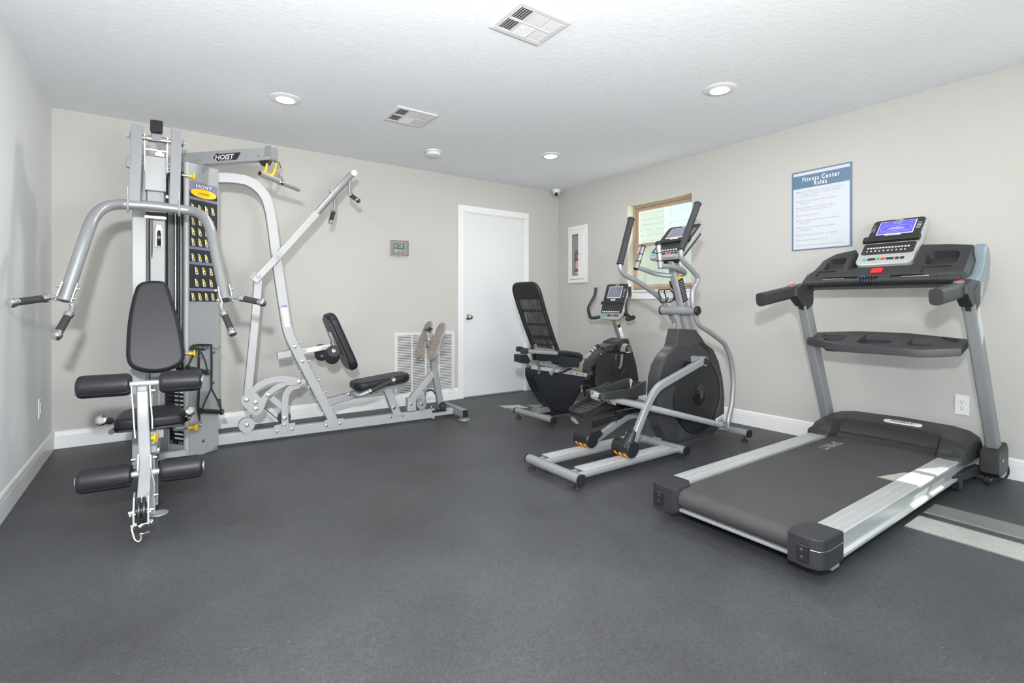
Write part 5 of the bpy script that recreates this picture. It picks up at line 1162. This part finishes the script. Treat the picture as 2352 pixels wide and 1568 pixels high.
# chart: u .012..226 along the panel, z 1.053..1.866
def cp(u, z, o=.0): return tw(.012 + u * .214, .002 + o, z)
def crect(m, u0, u1, z0, z1, o=.0): 
    P_ = [cp(u0, z0, o), cp(u1, z0, o), cp(u1, z1, o), cp(u0, z1, o)]; m.face([m.bm.verts.new(p) for p in P_])
m = MB(); m.prism([tw(.012, 0, 1.053), tw(.226, 0, 1.053), tw(.226, 0, 1.866), tw(.012, 0, 1.866)], PN * .0018); ch_ = obj('exercise_chart', m, PRINTK, tow)
m = MB(); m.mat(PURPLE); crect(m, 0, 1, 1.80, 1.866, .0004)
for z in (1.752, 1.416, 1.313, 1.135): crect(m, 0, 1, z - .009, z + .009, .0004)
m.mat(YELLOW); P_ = [cp(.5 + .46 * math.cos(t), 1.795 + .031 * math.sin(t) , .0008) for t in [2 * PI * k / 36 for k in range(36)]]; m.face([m.bm.verts.new(p) for p in P_]); obj('chart_bands', m, None, ch_)
m = MB(); xs = PD + UZ * 0
m.mat(PRINTK).text('HOIST', cp(.17, 1.826, .0010), PD, (UZ + PD * .25), .027, .0, 'LEFT', 1.25, .03, 1.0); m.mat(PRINTW).text('HOIST', cp(.19, 1.829, .0014), PD, (UZ + PD * .25), .024, .0, 'LEFT', 1.25, .012, 1.05)
m.mat(PRINTK).text('H-2200', cp(.5, 1.786, .0014), PD, UZ, .015, .0, 'CENTER', 1.3, .01); obj('chart_lettering', m, None, ch_)
rows = [(1.690, 4, 0), (1.600, 4, 0), (1.530, 4, 0), (1.460, 4, 0), (1.355, 4, 0), (1.265, 3, .12), (1.185, 3, .12), (1.09, 4, 0)]
random.seed(3)
for z, n_, off in rows:
    m = MB()
    for k in range(n_):
        u = off + .12 + k * (.235 if n_ == 4 else .26); h = .020; W1_ = .0010; S_ = .80; uc = u + .01
        def ln(u0, z0, u1, z1, w): 
            a_, b_ = cp(uc + (u0 - uc) * S_, z0, W1_), cp(uc + (u1 - uc) * S_, z1, W1_); d_ = (b_ - a_).normalized(); s_ = PN.cross(d_) * w * 1.1; m.face([m.bm.verts.new(q) for q in (a_ - s_, b_ - s_, b_ + s_, a_ + s_)])
        m.mat(PRINTW); ln(u - .05, z + h, u - .03, z - h, .0025); ln(u - .08, z + h, u - .02, z + h, .0018); ln(u - .05, z - h, u + .09, z - h - .002, .002); ln(u - .02, z - .006, u + .05, z - .008, .002); ln(u - .04, z - h - .008, u + .08, z - h - .009, .0009)
        m.mat(LIME); a_ = random.uniform(-.5, .5); ln(u, z + .008, u + .02 + .02 * a_, z - .008, .0035); ln(u + .02, z - .008, u + .07, z - .004 - .01 * a_, .0022); ln(u + .05, z - .004, u + .06 + .02 * a_, z - h, .002); ln(u, z + .006, u + .06, z + .006 + .015 * a_, .0014); ln(u + .0, z + .011, u + .018, z + .016, .0035)
    obj('chart_pictograms', m, None, ch_)
# lat beam
m = MB(); bb = [LC + LD * -.10 + UZ * 2.042, LC + LD * .66 + UZ * 2.042]
m.prism([LC + LD * s_ + LN * -.0 + UZ * z for s_, z in ((-.12, 2.055), (-.12, 2.085), (.66, 2.085), (.66, 2.000), (.14, 1.998), (.08, 1.99), (-.10, 2.03))], LN * .058, .003, True)
lb = obj('lat_beam', m, nmat('grey beam paint', (.36, .375, .385), .38, .3), H)
LF = -LN if LN.dot(V((0, -1, 0))) < 0 else LN
m = MB(); cl = LC + LD * .32 + LF * .0295 + UZ * 2.04; xd = LD if (LD.cross(UZ)).dot(LF) > 0 else LD
yv = UZ + LD * .22
def lp(a, b, o=.0): return cl + LD * a + UZ * b + LF * o
m.mat(PRINTK); P_ = [lp(a, b, .0004) for a, b in ((-.105, -.002), (-.075, .030), (-.065, .022), (.105, .022), (.112, .018), (.085, -.022), (.075, -.027), (-.035, -.027), (-.045, -.022), (-.06, -.030), (-.105, -.006))]
m.face([m.bm.verts.new(p) for p in P_]); m.mat(PRINTW).text('HOIST', lp(-.092, -.017, .0009), LD, yv, .032, 0., 'LEFT', 1.12, .012, 1.0); m.text('www.hoistfitness.com', lp(-.03, -.0245, .0009), LD, UZ, .0045, 0, 'LEFT', 1.2, .004); obj('beam_lettering', m, None, lb)
m = MB(); bolt(m, LC + LD * .575 + LF * .0295 + UZ * 2.028, LF, .009); bolt(m, LC + LD * .62 + LF * .0295 + UZ * 2.024, LF, .007); obj('bolt', m, CHROME, lb)
m = MB(); q = LC + LD * .60 + UZ * 2.005; m.cyl(q - LF * .012, q + LF * .012, .042, n=30, bev=.003); obj('lat_pulley', m, BLACK, lb)
m = MB(); m.box(LC + LD * .665 + UZ * 2.045, (.012, .066, .09), (LD, LF, UZ), .002); m.box(LC + LD * .645 + LF * .032 + UZ * 2.06, (.05, .006, .07), (LD, LF, UZ), .002); obj('beam_end_plate', m, SILVERD, lb)
m = MB(); hk = [(0.673,3.752,2.101),(0.654,3.738,2.109),(0.639,3.727,2.086),(0.62,3.713,2.032),(0.605,3.702,1.977)]
m.tube(catmull(hk, 4), .006, 10); m.tube([(0.671,3.726,2.026),(0.665,3.722,1.994)], .006, 10); hh_ = obj('bar_hook', m, CHROME, lb)
m = MB(); m.tube(catmull([(0.605,3.702,1.98),(0.596,3.696,1.942),(0.587,3.689,1.912),(0.574,3.692,1.92)], 4), .0085, 10); m.tube(catmull([(0.601,3.712,1.917),(0.623,3.716,1.909),(0.639,3.715,1.911),(0.649,3.722,1.932),(0.662,3.719,1.969),(0.665,3.722,1.997)], 4), .0085, 10); obj('hook_cover', m, YELLOW, hh_)
m = MB(); m.box(LC + LD * .10 + UZ * 2.0, (.06, .07, .06), (LD, LF, UZ), .003); m.bar([LC + LD * .05 + UZ * 1.93, LC + LD * .05 + UZ * 2.03], .05, .06, LD, .004); obj('beam_mount', m, GREYP, lb)
# lat bar hanging from a carabiner: separate, it hangs on the gym
LB = thing('lat_bar', 'short grey straight bar hanging from yellow hook at the upper pulley', 'cable bar', (0.679,3.707,1.871))
m = MB(); m.tube([(0.546,3.61,1.886),(0.679,3.707,1.871),(0.829,3.817,1.858)], .0175, 16); br = obj('bar', m, nmat('worn steel grey', (.36, .36, .36), .4, .4), LB)
m = MB(); a, b = V((0.546,3.61,1.886)), V((0.829,3.817,1.858)); d_ = (b - a).normalized(); m.cyl(a - d_ * .001, a - d_ * .0015, .0145, n=16); obj('bar_bore', m, BLACK, LB)
m = MB(); m.cyl((0.674,3.704,1.871), (0.701,3.724,1.868), .021, n=16, bev=.002); m.tube(catmull([(0.676,3.705,1.879),(0.692,3.716,1.913),(0.711,3.731,1.877)], 5), .0035, 6); obj('swivel_collar', m, CHROME, LB)
m = MB(); m.tube(catmull([(0.669,3.7,2.007),(0.682,3.709,1.97),(0.685,3.712,1.935),(0.692,3.716,1.91),(0.676,3.705,1.909),(0.663,3.696,1.94),(0.666,3.698,1.977),(0.669,3.7,2.007)], 4), .003, 6); obj('carabiner', m, CHROME, LB)
m = MB(); m.tube([(0.647,3.684,1.994),(0.666,3.698,2.003)], .003, 6); m.tube([(0.676,3.705,2.004),(0.685,3.712,1.983),(0.688,3.714,1.969)], .004, 6); obj('cable_end', m, BLACK, LB)
# straps on the tower's hook rack
m = MB(); m.bar(catmull([(0.182,3.963,0.734),(0.208,3.982,0.759),(0.266,4.024,0.757),(0.304,4.052,0.751)], 4), .012, .03, PN, .003); m.box((0.251,4.032,0.734), (.03, .03, .03), (PD, PN, UZ), .002); m.mat(BLACK); hr = obj('accessory_rack', m, BLACK, tow)
m = MB(); m.tube(catmull([(0.304,4.052,0.742),(0.336,4.063,0.728),(0.358,4.073,0.729),(0.36,4.069,0.739)], 4), .005, 8); obj('rack_hook', m, SILVERD, hr)
m = MB(); bolt(m, (0.242,4.004,0.74), PN, .010); m.cyl((0.265,4.019,0.738), (0.284,4.033,0.736), .009, n=12); obj('rack_bolt', m, CHROME, hr)
def strapbar(m, pts, w=.016): m.bar(pts, w, .004, PN, .0015)
S1 = thing('strap_handle', 'black cable handle hanging low on its long strap at the right of the tower', 'exercise handle', (0.305,4.028,0.518), 'cable handles hanging on the tower')
m = MB(); strapbar(m, [(0.305,4.028,0.753),(0.307,4.03,0.608),(0.305,4.028,0.449)]); strapbar(m, [(0.305,4.028,0.455),(0.271,3.991,0.383),(0.243,3.952,0.322)], .012); strapbar(m, [(0.305,4.028,0.455),(0.342,4.043,0.367),(0.366,4.042,0.285)], .012); strapbar(m, [(0.348,4.047,0.366),(0.359,4.055,0.369),(0.366,4.042,0.285)], .012); obj('strap', m, RUBBER, S1)
m = MB(); a, b = V((0.238,3.942,0.321)), V((0.371,4.039,0.279)); d_ = (b - a).normalized(); L = (b - a).length; m.lathe([(0, 0), (.020, 0), (.020, .008), (.014, .014), (.016, L * .3), (.0155, L * .5), (.016, L * .7), (.014, L - .014), (.020, L - .008), (.020, L), (0, L)], a, d_, 20); obj('grip', m, BLACK, S1)
S2 = thing('strap_handle', 'black cable handle looped short beside the yellow pin, its tail ending in a ring', 'exercise handle', (0.225,3.969,0.62), 'cable handles hanging on the tower')
m = MB(); strapbar(m, [(0.217,3.97,0.746),(0.189,3.936,0.683),(0.158,3.895,0.624)], .012); strapbar(m, [(0.243,3.989,0.711),(0.269,3.995,0.644),(0.276,3.982,0.586)], .012); strapbar(m, [(0.23,3.983,0.742),(0.228,3.981,0.589),(0.23,3.983,0.442),(0.225,3.979,0.355),(0.233,3.985,0.25)], .018); obj('strap', m, RUBBER, S2)
m = MB(); a, b = V((0.158,3.889,0.619)), V((0.281,3.979,0.571)); d_ = (b - a).normalized(); L = (b - a).length; m.lathe([(0, 0), (.020, 0), (.020, .008), (.014, .014), (.016, L * .3), (.0155, L * .5), (.016, L * .7), (.014, L - .014), (.020, L - .008), (.020, L), (0, L)], a, d_, 20); obj('grip', m, BLACK, S2)
m = MB(); m.ring((0.233,3.982,0.227), PN, .016, .0025, 22, 6); m.ring((0.243,3.985,0.685), PN, .012, .002, 18, 6); obj('ring', m, CHROME, S2)

# --- press station of the home gym, facing the camera
m = MB(); m.bar([(-0.093,3.99,0.005),(-0.093,3.99,1.988)], .075, .05, (0, 1, 0), .006); lc = obj('main_column', m, SILVERL, H)
m = MB(); q = V((-0.098,3.99,0.006)); m.bx(q.x - .05, q.x + .05, 3.94, 4.06, 0, .008, .002); bolt(m, (q.x - .04, 3.95, .008), UZ, .006); obj('column_foot', m, SILVER, lc)
m = MB(); m.bx(-.045, .005, 3.09, 4.05, .02, .07, .005); m.bx(-.055, .16, 3.96, 4.02, .02, .07, .005); m.bx(-.16, .02, 3.985, 4.02, 1.90, 1.97, .004); m.bx(-.14, .10, 3.98, 4.03, .56, .62, .004); obj('station_frame', m, SILVER, H)
m = MB(); m.bx(-.045, .03, 3.30, 4.0, .31, .355, .005); m.bx(-.048, -.002, 2.97, 3.32, .315, .35, .004); m.bar([(-.015, 3.96, .06), (-.015, 3.50, .33)], .05, .05, (1, 0, 0), .005); obj('seat_beam', m, SILVER, H)
# upper mast head
m = MB(); m.bx(-.062, .046, 3.80, 3.90, 1.735, 1.948, .004); mh = obj('mast_cover', m, SILVERL, H)
m = MB(); m.bx(-.035, .040, 3.88, 3.96, 1.0, 1.72, .004); m.bx(-.05, .035, 3.82, 3.90, 1.66, 1.735, .003); obj('mast_tube', m, GREYP, mh)
m = MB()
for x in (-.064, .047): m.prism([V((x, y, z)) for y, z in ((3.74, 2.06), (3.80, 2.065), (3.94, 1.99), (3.95, 1.85), (3.80, 1.85), (3.76, 1.95))], (.006, 0, 0))
m.bx(-.064, .053, 3.775, 3.785, 1.975, 1.985); m.bx(-.01, .035, 3.79, 3.80, 1.95, 1.972); obj('mast_plates', m, BRUSH, mh)
m = MB(); bolt(m, (0.013,3.787,1.975), (0, -1, 0), .014, .008); bolt(m, (0.053,3.81,1.89), (0, -1, 0), .010); bolt(m, (0.053,3.81,1.871), (0, -1, 0), .010); bolt(m, (0.053,3.81,1.707), (0, -1, 0), .010); bolt(m, (-0.061,3.81,1.899), (0, -1, 0), .008); obj('bolt', m, CHROME, mh)
axl = [(-0.117,3.745,2.036),(0.117,3.735,2.035)]
m = MB(); m.cyl(axl[0], axl[1], .010, n=16); d_ = V(axl[1]) - V(axl[0]); A = V(axl[0]); m.cyl(A + d_ * .30, A + d_ * .72, .021, n=20)
for k in (.20, .24, .76, .80): m.cyl(A + d_ * k, A + d_ * (k + .022), .019, n=20)
m.lathe([(0, -.032), (.006, -.032), (.007, -.02), (.026, -.014), (.030, -.006), (.030, .0)], A, d_, 20); m.lathe([(.030, 0), (.030, .006), (.026, .014), (.007, .02), (.006, .032), (0, .032)], axl[1], d_, 20); ax_ = obj('pivot_axle', m, CHROME, H)
m = MB(); m.bar([(-0.004,3.7,2.108), (-0.002,3.715,2.105)], .062, .075, UZ, .006); bp_ = obj('stop_cap', m, BLACK, ax_)
m = MB(); m.bar([(-0.002,3.715,2.11), (-.004, 3.80, 2.10)], .056, .068, UZ, .005); m.bar([(-0.002,3.72,2.069), (0,3.74,2.033)], .055, .04, (0, 1, 0), .003); obj('stop_tube', m, SILVER, ax_)
# swinging press arm
m = MB(); m.bar([(-0.096,3.715,2.093),(-0.108,3.62,1.623)], .054, .036, (0, 1, 0), .003); m.bar([(0.097,3.705,2.098),(0.085,3.61,1.624)], .054, .036, (0, 1, 0), .003); pa = obj('press_arm_upright', m, SILVER, H)
main = [(-0.379,3.33,1.05),(-0.359,3.355,1.14),(-0.336,3.38,1.242),(-0.312,3.41,1.351),(-0.295,3.45,1.435),(-0.282,3.49,1.49),(-0.261,3.53,1.538),(-0.233,3.57,1.574),(-0.194,3.6,1.595),(-0.145,3.62,1.605),(-0.023,3.62,1.61),(0.109,3.61,1.604),(0.17,3.6,1.6),(0.209,3.57,1.581),(0.238,3.53,1.544),(0.257,3.48,1.487),(0.27,3.43,1.41),(0.287,3.37,1.284),(0.304,3.31,1.163),(0.316,3.25,1.057)]
m = MB(); m.tube(catmull(main, 4), .0288, 24); pt = obj('press_arm', m, SILVERD, H)
m = MB()
for i, j in ((0, 1), (-1, -2)):
    a, b = V(main[i]), V(main[j]); d_ = (a - b).normalized(); m.cyl(a, a + d_ * .001, .0255, n=24)
obj('tube_bore', m, nmat('tube inside', (.12, .13, .14), .5, .4), pt)
for c in ((-0.137,3.62,1.605), (0.107,3.61,1.604)):
    m = MB(); c = V(c); m.ring(c, (1, 0, 0), .035, .006, 24, 8, 1.1); m.bar([c + V((0, -.03, .05)), c + V((0, -.03, .02))], .008, .02, (0, 1, 0)); m.bar([c + V((0, .0, .10)), c + V((0, 0, .03))], .006, .03, (0, 1, 0), .001); obj('clamp_ring', m, SILVERL, pt)
m = MB()
for pts in ([(-0.383,3.32,1.143),(-0.398,3.31,1.09),(-0.408,3.3,1.051)], [(-0.328,3.345,1.136),(-0.342,3.335,1.085),(-0.352,3.325,1.041)], [(0.279,3.25,1.128),(0.287,3.24,1.074),(0.299,3.235,1.037)], [(0.335,3.27,1.142),(0.345,3.26,1.09),(0.35,3.25,1.05)]): m.bar(pts, .006, .034, (0, 1, 0), .001)
gp_ = obj('grip_mount', m, BRUSH, pt)
m = MB()
for p, n_ in (((-0.396,3.32,1.123), (-1, 0, .2)), ((-0.403,3.31,1.069), (-1, 0, .2)), ((-0.33,3.335,1.111), (1, 0, -.2)), ((-0.343,3.33,1.061), (1, 0, -.2)), ((0.271,3.25,1.111), (-1, 0, -.2)), ((0.281,3.24,1.057), (-1, 0, -.2)), ((0.343,3.26,1.119), (1, 0, .2)), ((0.35,3.25,1.07), (1, 0, .2))): bolt(m, p, n_, .007, .010)
obj('bolt', m, CHROME, pt)
def grip(pts, e0, e1, grp):
    """bent rod pts, then collar, rubber sleeve and ball end from e0 to e1"""
    m = MB(); m.tube(catmull(pts, 5), .0125, 12); g_ = obj('grip_rod', m, SILVERD, pt)
    a, b = V(e0), V(e1); d_ = (b - a); L = d_.length; m = MB()
    m.mat(CHROME).lathe([(0, 0), (.017, 0), (.021, .004), (.021, .018), (.018, .024), (.018, .03)], a, d_, 20); m.mat(FOAM).cyl(a + d_ * (.026 / L), a + d_ * (1 - .03 / L), .0172, n=20)
    m.mat(CHROME).lathe([(.018, L - .034), (.018, L - .026), (.022, L - .018), (.023, L - .006), (.019, L + .004), (.010, L + .008), (0, L + .008)], a, d_, 20); obj('hand_grip', m, None, g_)
grip([(-0.391,3.33,1.065),(-0.406,3.3,1.069),(-0.419,3.285,1.066),(-0.434,3.272,1.064)], (-0.431,3.275,1.064), (-0.545,3.165,1.038), 0)
grip([(-0.35,3.33,1.034),(-0.347,3.325,1.017),(-0.351,3.31,0.995),(-0.359,3.295,0.978)], (-0.355,3.3,0.989), (-0.393,3.19,0.877), 0)
grip([(0.337,3.25,1.07),(0.357,3.235,1.072),(0.378,3.22,1.072),(0.392,3.21,1.07)], (0.384,3.215,1.07), (0.494,3.12,1.04), 0)
grip([(0.294,3.25,1.04),(0.296,3.245,1.015),(0.301,3.235,0.996),(0.306,3.22,0.979)], (0.303,3.225,0.989), (0.34,3.13,0.87), 0)
# cable pulley between the columns
m = MB(); c = V((0.009,3.86,1.452)); m.mat(CHROME).bar([c + V((-.0, 0, .08)), c + V((0, 0, .03))], .03, .02, (0, 1, 0), .003); m.mat(BLACK).cyl(c + V((-.009, 0, 0)), c + V((.009, 0, 0)), .048, n=28); m.mat(BRUSH).box(c + V((-.014, 0, 0)), (.004, .05, .12)); m.box(c + V((.014, 0, 0)), (.004, .05, .12)); obj('cable_pulley', m, None, mh)
m = MB()
for px in (342, 348): 
    pass
for a, b in (((-0.041,3.93,1.307), (-0.041,3.93,1.86)), ((-0.038,3.93,0.476), (-0.038,3.93,1.307)), ((-0.024,3.84,1.654), (-0.029,3.9,1.195)), ((0.041,3.9,1.671), (0.041,3.92,1.142))): m.tube([a, b], .004, 6)
obj('cable', m, BLACK, H)
m = MB(); m.mat(BLACK).bx(-.058, .042, 3.79, 3.83, 1.585, 1.64, .003); m.mat(BRUSH); m.bx(-.062, .046, 3.775, 3.79, 1.60, 1.61); m.bx(-.062, .046, 3.775, 3.79, 1.56, 1.575); obj("lower_bracket", m, BLACK, mh)
# back pad
out = [(-0.023,3.66,1.162),(0.021,3.66,1.16),(0.043,3.66,1.148),(0.058,3.66,1.119),(0.069,3.66,1.077),(0.084,3.66,1.017),(0.104,3.66,0.937),(0.119,3.66,0.857),(0.13,3.66,0.782),(0.137,3.66,0.716),(0.126,3.66,0.674),(0.095,3.66,0.647),(0.056,3.66,0.631),(0.006,3.66,0.622),(-0.044,3.66,0.626),(-0.089,3.66,0.64),(-0.122,3.66,0.662),(-0.138,3.66,0.689),(-0.145,3.66,0.727),(-0.145,3.66,0.778),(-0.142,3.66,0.866),(-0.134,3.66,0.954),(-0.122,3.66,1.03),(-0.108,3.66,1.094),(-0.096,3.66,1.129),(-0.069,3.66,1.153)]
out = [V((p[0] * (3.55 + (p[2] - .62) * .22) / 3.66, 3.55 + (p[2] - .62) * .22, 1.03 + (p[2] - 1.03) * (3.55 + (p[2] - .62) * .22) / 3.66)) for p in out]
out = catmull(out + [out[0]], 3)[:-1]
m = MB(); m.pad(out, (0, -.066, .0145), .024); bk = obj('back_pad', m, VINYL, H)
c = sum(out, V()) / len(out)
m = MB(); m.prism([c + (p - c) * .97 + V((0, .012, -.002)) for p in out], (0, -.014, .003), .003); obj('pad_board', m, BLACK, bk)
m = MB(); m.bar([(-.006, 3.60, .95), (-.006, 3.88, 1.05)], .05, .05, UZ, .005); m.bar([(-.006, 3.58, .75), (-.006, 3.60, .98)], .06, .01, (0, 1, 0)); obj('pad_bracket', m, SILVERD, bk)
# seat with side grips
m = MB(); pl = [V((x, y, 0)) for x, y in ((-.185, 3.35), (-.15, 3.325), (-.03, 3.315), (.09, 3.32), (.125, 3.345), (.13, 3.45), (.115, 3.60), (.07, 3.66), (-.02, 3.68), (-.11, 3.66), (-.165, 3.60), (-.185, 3.45))]
pl = [p + V((0, 0, .372)) for p in catmull(pl + [pl[0]], 3)[:-1]]; m.pad(pl, (0, 0, .058), .022); st_ = obj('seat', m, VINYL, H)
m = MB()
for x0, s_ in ((-.03, 1), (.06, 1)): m.tube([V((x0 + .05, 3.315, .376)), V((x0 + .0, 3.317, .40)), V((x0 - .05, 3.33, .424))], .0012, 4)
m.prism([p * 1 + V((0, 0, -.012)) for p in pl], (0, 0, .012)); obj('seat_board', m, DARK, st_)
m = MB(); m.tube(catmull([(-.19, 3.25, .385), (-.18, 3.36, .37), (-.10, 3.42, .352), (.04, 3.42, .355), (.13, 3.36, .385), (.145, 3.25, .42)], 6), .013, 12); hb_ = obj('seat_side_bar', m, BLACK, H)
for a, b in (((-0.203,3.3,0.434), (-0.228,3.19,0.461)), ((0.123,3.3,0.434), (0.147,3.2,0.46))):
    a, b = V(a), V(b); d_ = b - a; L = d_.length; m = MB(); m.mat(FOAM).cyl(a - d_ * .2, a + d_ * .8, .0175); m.mat(CHROME).lathe([(.019, L - .03), (.024, L - .022), (.026, L - .008), (.021, L + .002), (.016, L + .004), (.014, L + .001), (.010, L + .001), (.008, L + .005), (0, L + .005)], a, d_, 24); obj('hand_grip', m, None, hb_)
# leg extension lever
m = MB(); m.bar(fillet([(-0.059,3.05,0.618),(-0.055,3,0.484),(-0.044,2.86,0.287),(-0.051,2.72,0.154)], .05, 4), .047, .05, (0, 1, 0), .006); m.bar([(-0.059,3.03,0.636),(-0.059,3.03,0.615)], .05, .045, (0, 1, 0), .012); lv = obj('leg_lever', m, SILVER, H)
m = MB()
for pts in ([(-0.101,3.02,0.637),(-0.093,2.99,0.532),(-0.087,2.95,0.446),(-0.083,2.93,0.403)], [(-0.029,3.02,0.634),(-0.024,2.99,0.545),(-0.019,2.95,0.478),(-0.019,2.93,0.44)], [(-0.07,2.86,0.342),(-0.072,2.83,0.275)], [(-0.025,2.86,0.334),(-0.023,2.84,0.279),(-0.01,2.86,0.2)]): m.bar(pts, .006, .035, (0, 1, 0), .001)
obj('lever_side_plate', m, BRUSH, lv)
m = MB()
for p, n_ in (((-0.109,3.02,0.61), (-1, 0, 0)), ((-0.022,3,0.613), (1, 0, 0)), ((-0.083,2.86,0.324), (-1, 0, 0)), ((-0.015,2.87,0.32), (1, 0, 0)), ((-0.01,2.9,0.135), (1, 0, 0)), ((-0.026,2.68,0.142), (1, 0, 0)), ((-0.029,2.66,0.099), (1, 0, 0)), ((-0.086,2.66,0.15), (-1, 0, 0))): bolt(m, p, n_, .009, .014)
obj('bolt', m, CHROME, lv)
for ends, segs in (([(-0.302,3.05,0.648),(0.184,2.99,0.65)], ((0, .41), (.645, 1.))), ([(-0.283,2.86,0.262),(0.177,2.82,0.261)], ((0, .415), (.64, 1.)))):
    a, b = V(ends[0]), V(ends[1]); d_ = b - a; m = MB(); m.cyl(a - d_ * .012, b + d_ * .012, .0125, n=16); m.cyl(a - d_ * .016, a - d_ * .004, .021, n=18, bev=.003); m.cyl(b + d_ * .004, b + d_ * .016, .021, n=18, bev=.003); ra = obj('roller_axle', m, BRUSH, lv)
    for t0, t1 in segs:
        p = a + d_ * t0; L = d_.length * (t1 - t0); R_ = .0535
        # the frame narrows towards the middle of the machine
        m = MB(); m.lathe([(.020, .004), (R_ * .75, 0), (R_ * .92, .006), (R_, .020), (R_, L - .020), (R_ * .92, L - .006), (R_ * .75, L), (.020, L - .004)], p, d_, 36)
        ro = obj('leg_roller', m, VINYL, ra)
        sd, nn, t = frame(d_); m = MB(); q = V((0, -.8, -.6)).normalized(); q = (q - t * q.dot(t)).normalized(); m.tube([p + t * (L * k / 12) + q * R_ * (1.0 if 0 < k < 12 else .9) for k in range(13)], .0018, 5); obj('seam', m, BLACK, ro)
# pulley block, hook and front foot
m = MB()
for x in (-.084, -.034): m.prism([V((x, y, z)) for y, z in ((2.76, .205), (2.68, .205), (2.63, .16), (2.632, .10), (2.66, .08), (2.71, .10), (2.76, .16))], (.006, 0, 0))
pb_ = obj('pulley_block', m, BRUSH, lv)
m = MB(); m.cyl((-.070, 2.68, .145), (-.058, 2.68, .145), .056, n=30, bev=.003); m.cyl((-.052, 2.68, .145), (-.040, 2.68, .145), .056, n=30, bev=.003); m.cyl((-.075, 2.68, .145), (-.036, 2.68, .145), .030, n=12); obj('pulley', m, BLACK, pb_)
m = MB(); m.cyl((-.092, 2.66, .14), (-.022, 2.66, .14), .006, n=10); m.cyl((-.092, 2.655, .095), (-.018, 2.655, .095), .006, n=10); m.lathe([(.008, 0), (.011, .004), (.011, .010), (0, .012)], (-.086, 2.66, .14), (-1, 0, 0), 14); m.lathe([(.008, 0), (.011, .004), (.011, .010), (0, .012)], (-.028, 2.655, .095), (1, 0, 0), 14); obj('pulley_pin', m, CHROME, pb_)
m = MB(); m.tube(catmull([(-0.041,2.66,0.089),(-0.05,2.655,0.103),(-0.066,2.65,0.107),(-0.081,2.645,0.101),(-0.086,2.64,0.089),(-0.082,2.63,0.067),(-0.076,2.62,0.049),(-0.067,2.62,0.039),(-0.058,2.62,0.04),(-0.054,2.62,0.05),(-0.055,2.62,0.061),(-0.058,2.62,0.068),(-0.046,2.62,0.066),(-0.025,2.61,0.072)], 5), .0042, 8); m.cyl((-0.065,2.64,0.091), (-0.051,2.645,0.097), .011, n=12); obj('snap_hook', m, CHROME, pb_)
m = MB(); m.bar([(-0.019,3.05,0.405),(-0.019,3.035,0.005)], .026, .03, (0, 1, 0), .005); ff = obj('front_leg', m, SILVER, H)
m = MB(); m.lathe([(0, 0), (.044, 0), (.042, .004), (.02, .008), (.010, .014), (0, .014)], (.003, 3.03, 0), UZ, 32); obj('foot_disc', m, SILVER, ff)
m = MB(); m.prism([(-0.017,3.2,0.351),(0.002,3.2,0.383),(0.006,3.2,0.303),(-0.017,3.2,0.25)], (0, .01, 0)); m.bar([(-0.016,3,0.32),(0.009,3,0.318)], .03, .03, UZ, .01); obj('lever_gusset', m, SILVERD, ff)
knob((-0.031,2.98,0.388), (.9, -.3, 0), .03, par=lv)
m = MB(); m.tube([(-0.126,3.98,0.014),(-0.137,3.98,0)], .01, 8); m.bx(-.14, -.10, 3.93, 3.97, 0, .02, .002); obj('floor_bolt', m, SILVER, lc)

# ------------------------------------------------------------------ light and camera
w = bpy.data.worlds.new('world'); SC.world = w; w.use_nodes = True
nt = w.node_tree; bg = nt.nodes['Background']
sky = nt.nodes.new('ShaderNodeTexSky'); sky.sky_type = 'NISHITA'; sky.sun_disc = False; sky.sun_elevation = math.radians(52); sky.sun_rotation = math.radians(115)
nt.links.new(sky.outputs[0], bg.inputs[0]); bg.inputs[1].default_value = .7
def lamp(name, kind, loc, energy, size=1., col=(1, 1, 1), look=None, sy=None, spread=None):
    l = bpy.data.lights.new(name, kind); l.energy = energy; l.color = col
    if kind == 'AREA':
        l.size = size
        if sy: l.shape = 'RECTANGLE'; l.size_y = sy
        if spread: l.spread = spread
    elif kind == 'SUN': l.angle = size
    else: l.shadow_soft_size = size
    o = bpy.data.objects.new(name, l); COL.objects.link(o); o.location = loc
    if look is not None: o.rotation_euler = V(look).to_track_quat('-Z', 'Y').to_euler()
    return o
lamp('sun', 'SUN', (8, -3, 8), 24.0, .009, (1, .96, .88), (-.695, .32, -1))
# fill light added at the made-up opening behind the camera
lamp('rear_fill', 'AREA', (1.2, FY - .02, 1.15), 42, 2.2, (1, .95, .88), (0, 1, .16), 2.0)
lamp('window_daylight', 'AREA', (RX + .16, -.13, 1.63), 3, .9, (.97, .98, 1), (-1, 0, -.1), .85)
# the photographer's strobes: a soft head bounced off the ceiling, a small one forwards
lamp('bounce_flash', 'AREA', (.75, -.75, 1.25), 80, .8, (1, .965, .92), (-.08, .95, 1))
fl = lamp('flash', 'SPOT', (-.13, -.10, 1.50), 450, .05, (.965, .98, 1), (.36, .93, .02)).data; fl.spot_size = math.radians(165); fl.spot_blend = 1.
cam = bpy.data.cameras.new('camera'); co = bpy.data.objects.new('camera', cam); COL.objects.link(co)
cam.sensor_width = 36; cam.lens = 36 * 1150 / 2352; cam.shift_y = -84 / 2352; cam.clip_start = .02
co.location = (0, 0, 1.03)
aim = V((815 / 1150, 1, 0)).normalized()
co.rotation_euler = (PI / 2, 0, -math.atan2(aim.x, aim.y))
SC.camera = co
vs = SC.view_settings; vs.view_transform = 'Standard'; vs.look = 'None'; vs.gamma = 1; vs.exposure = -.14; vs.use_curve_mapping = False
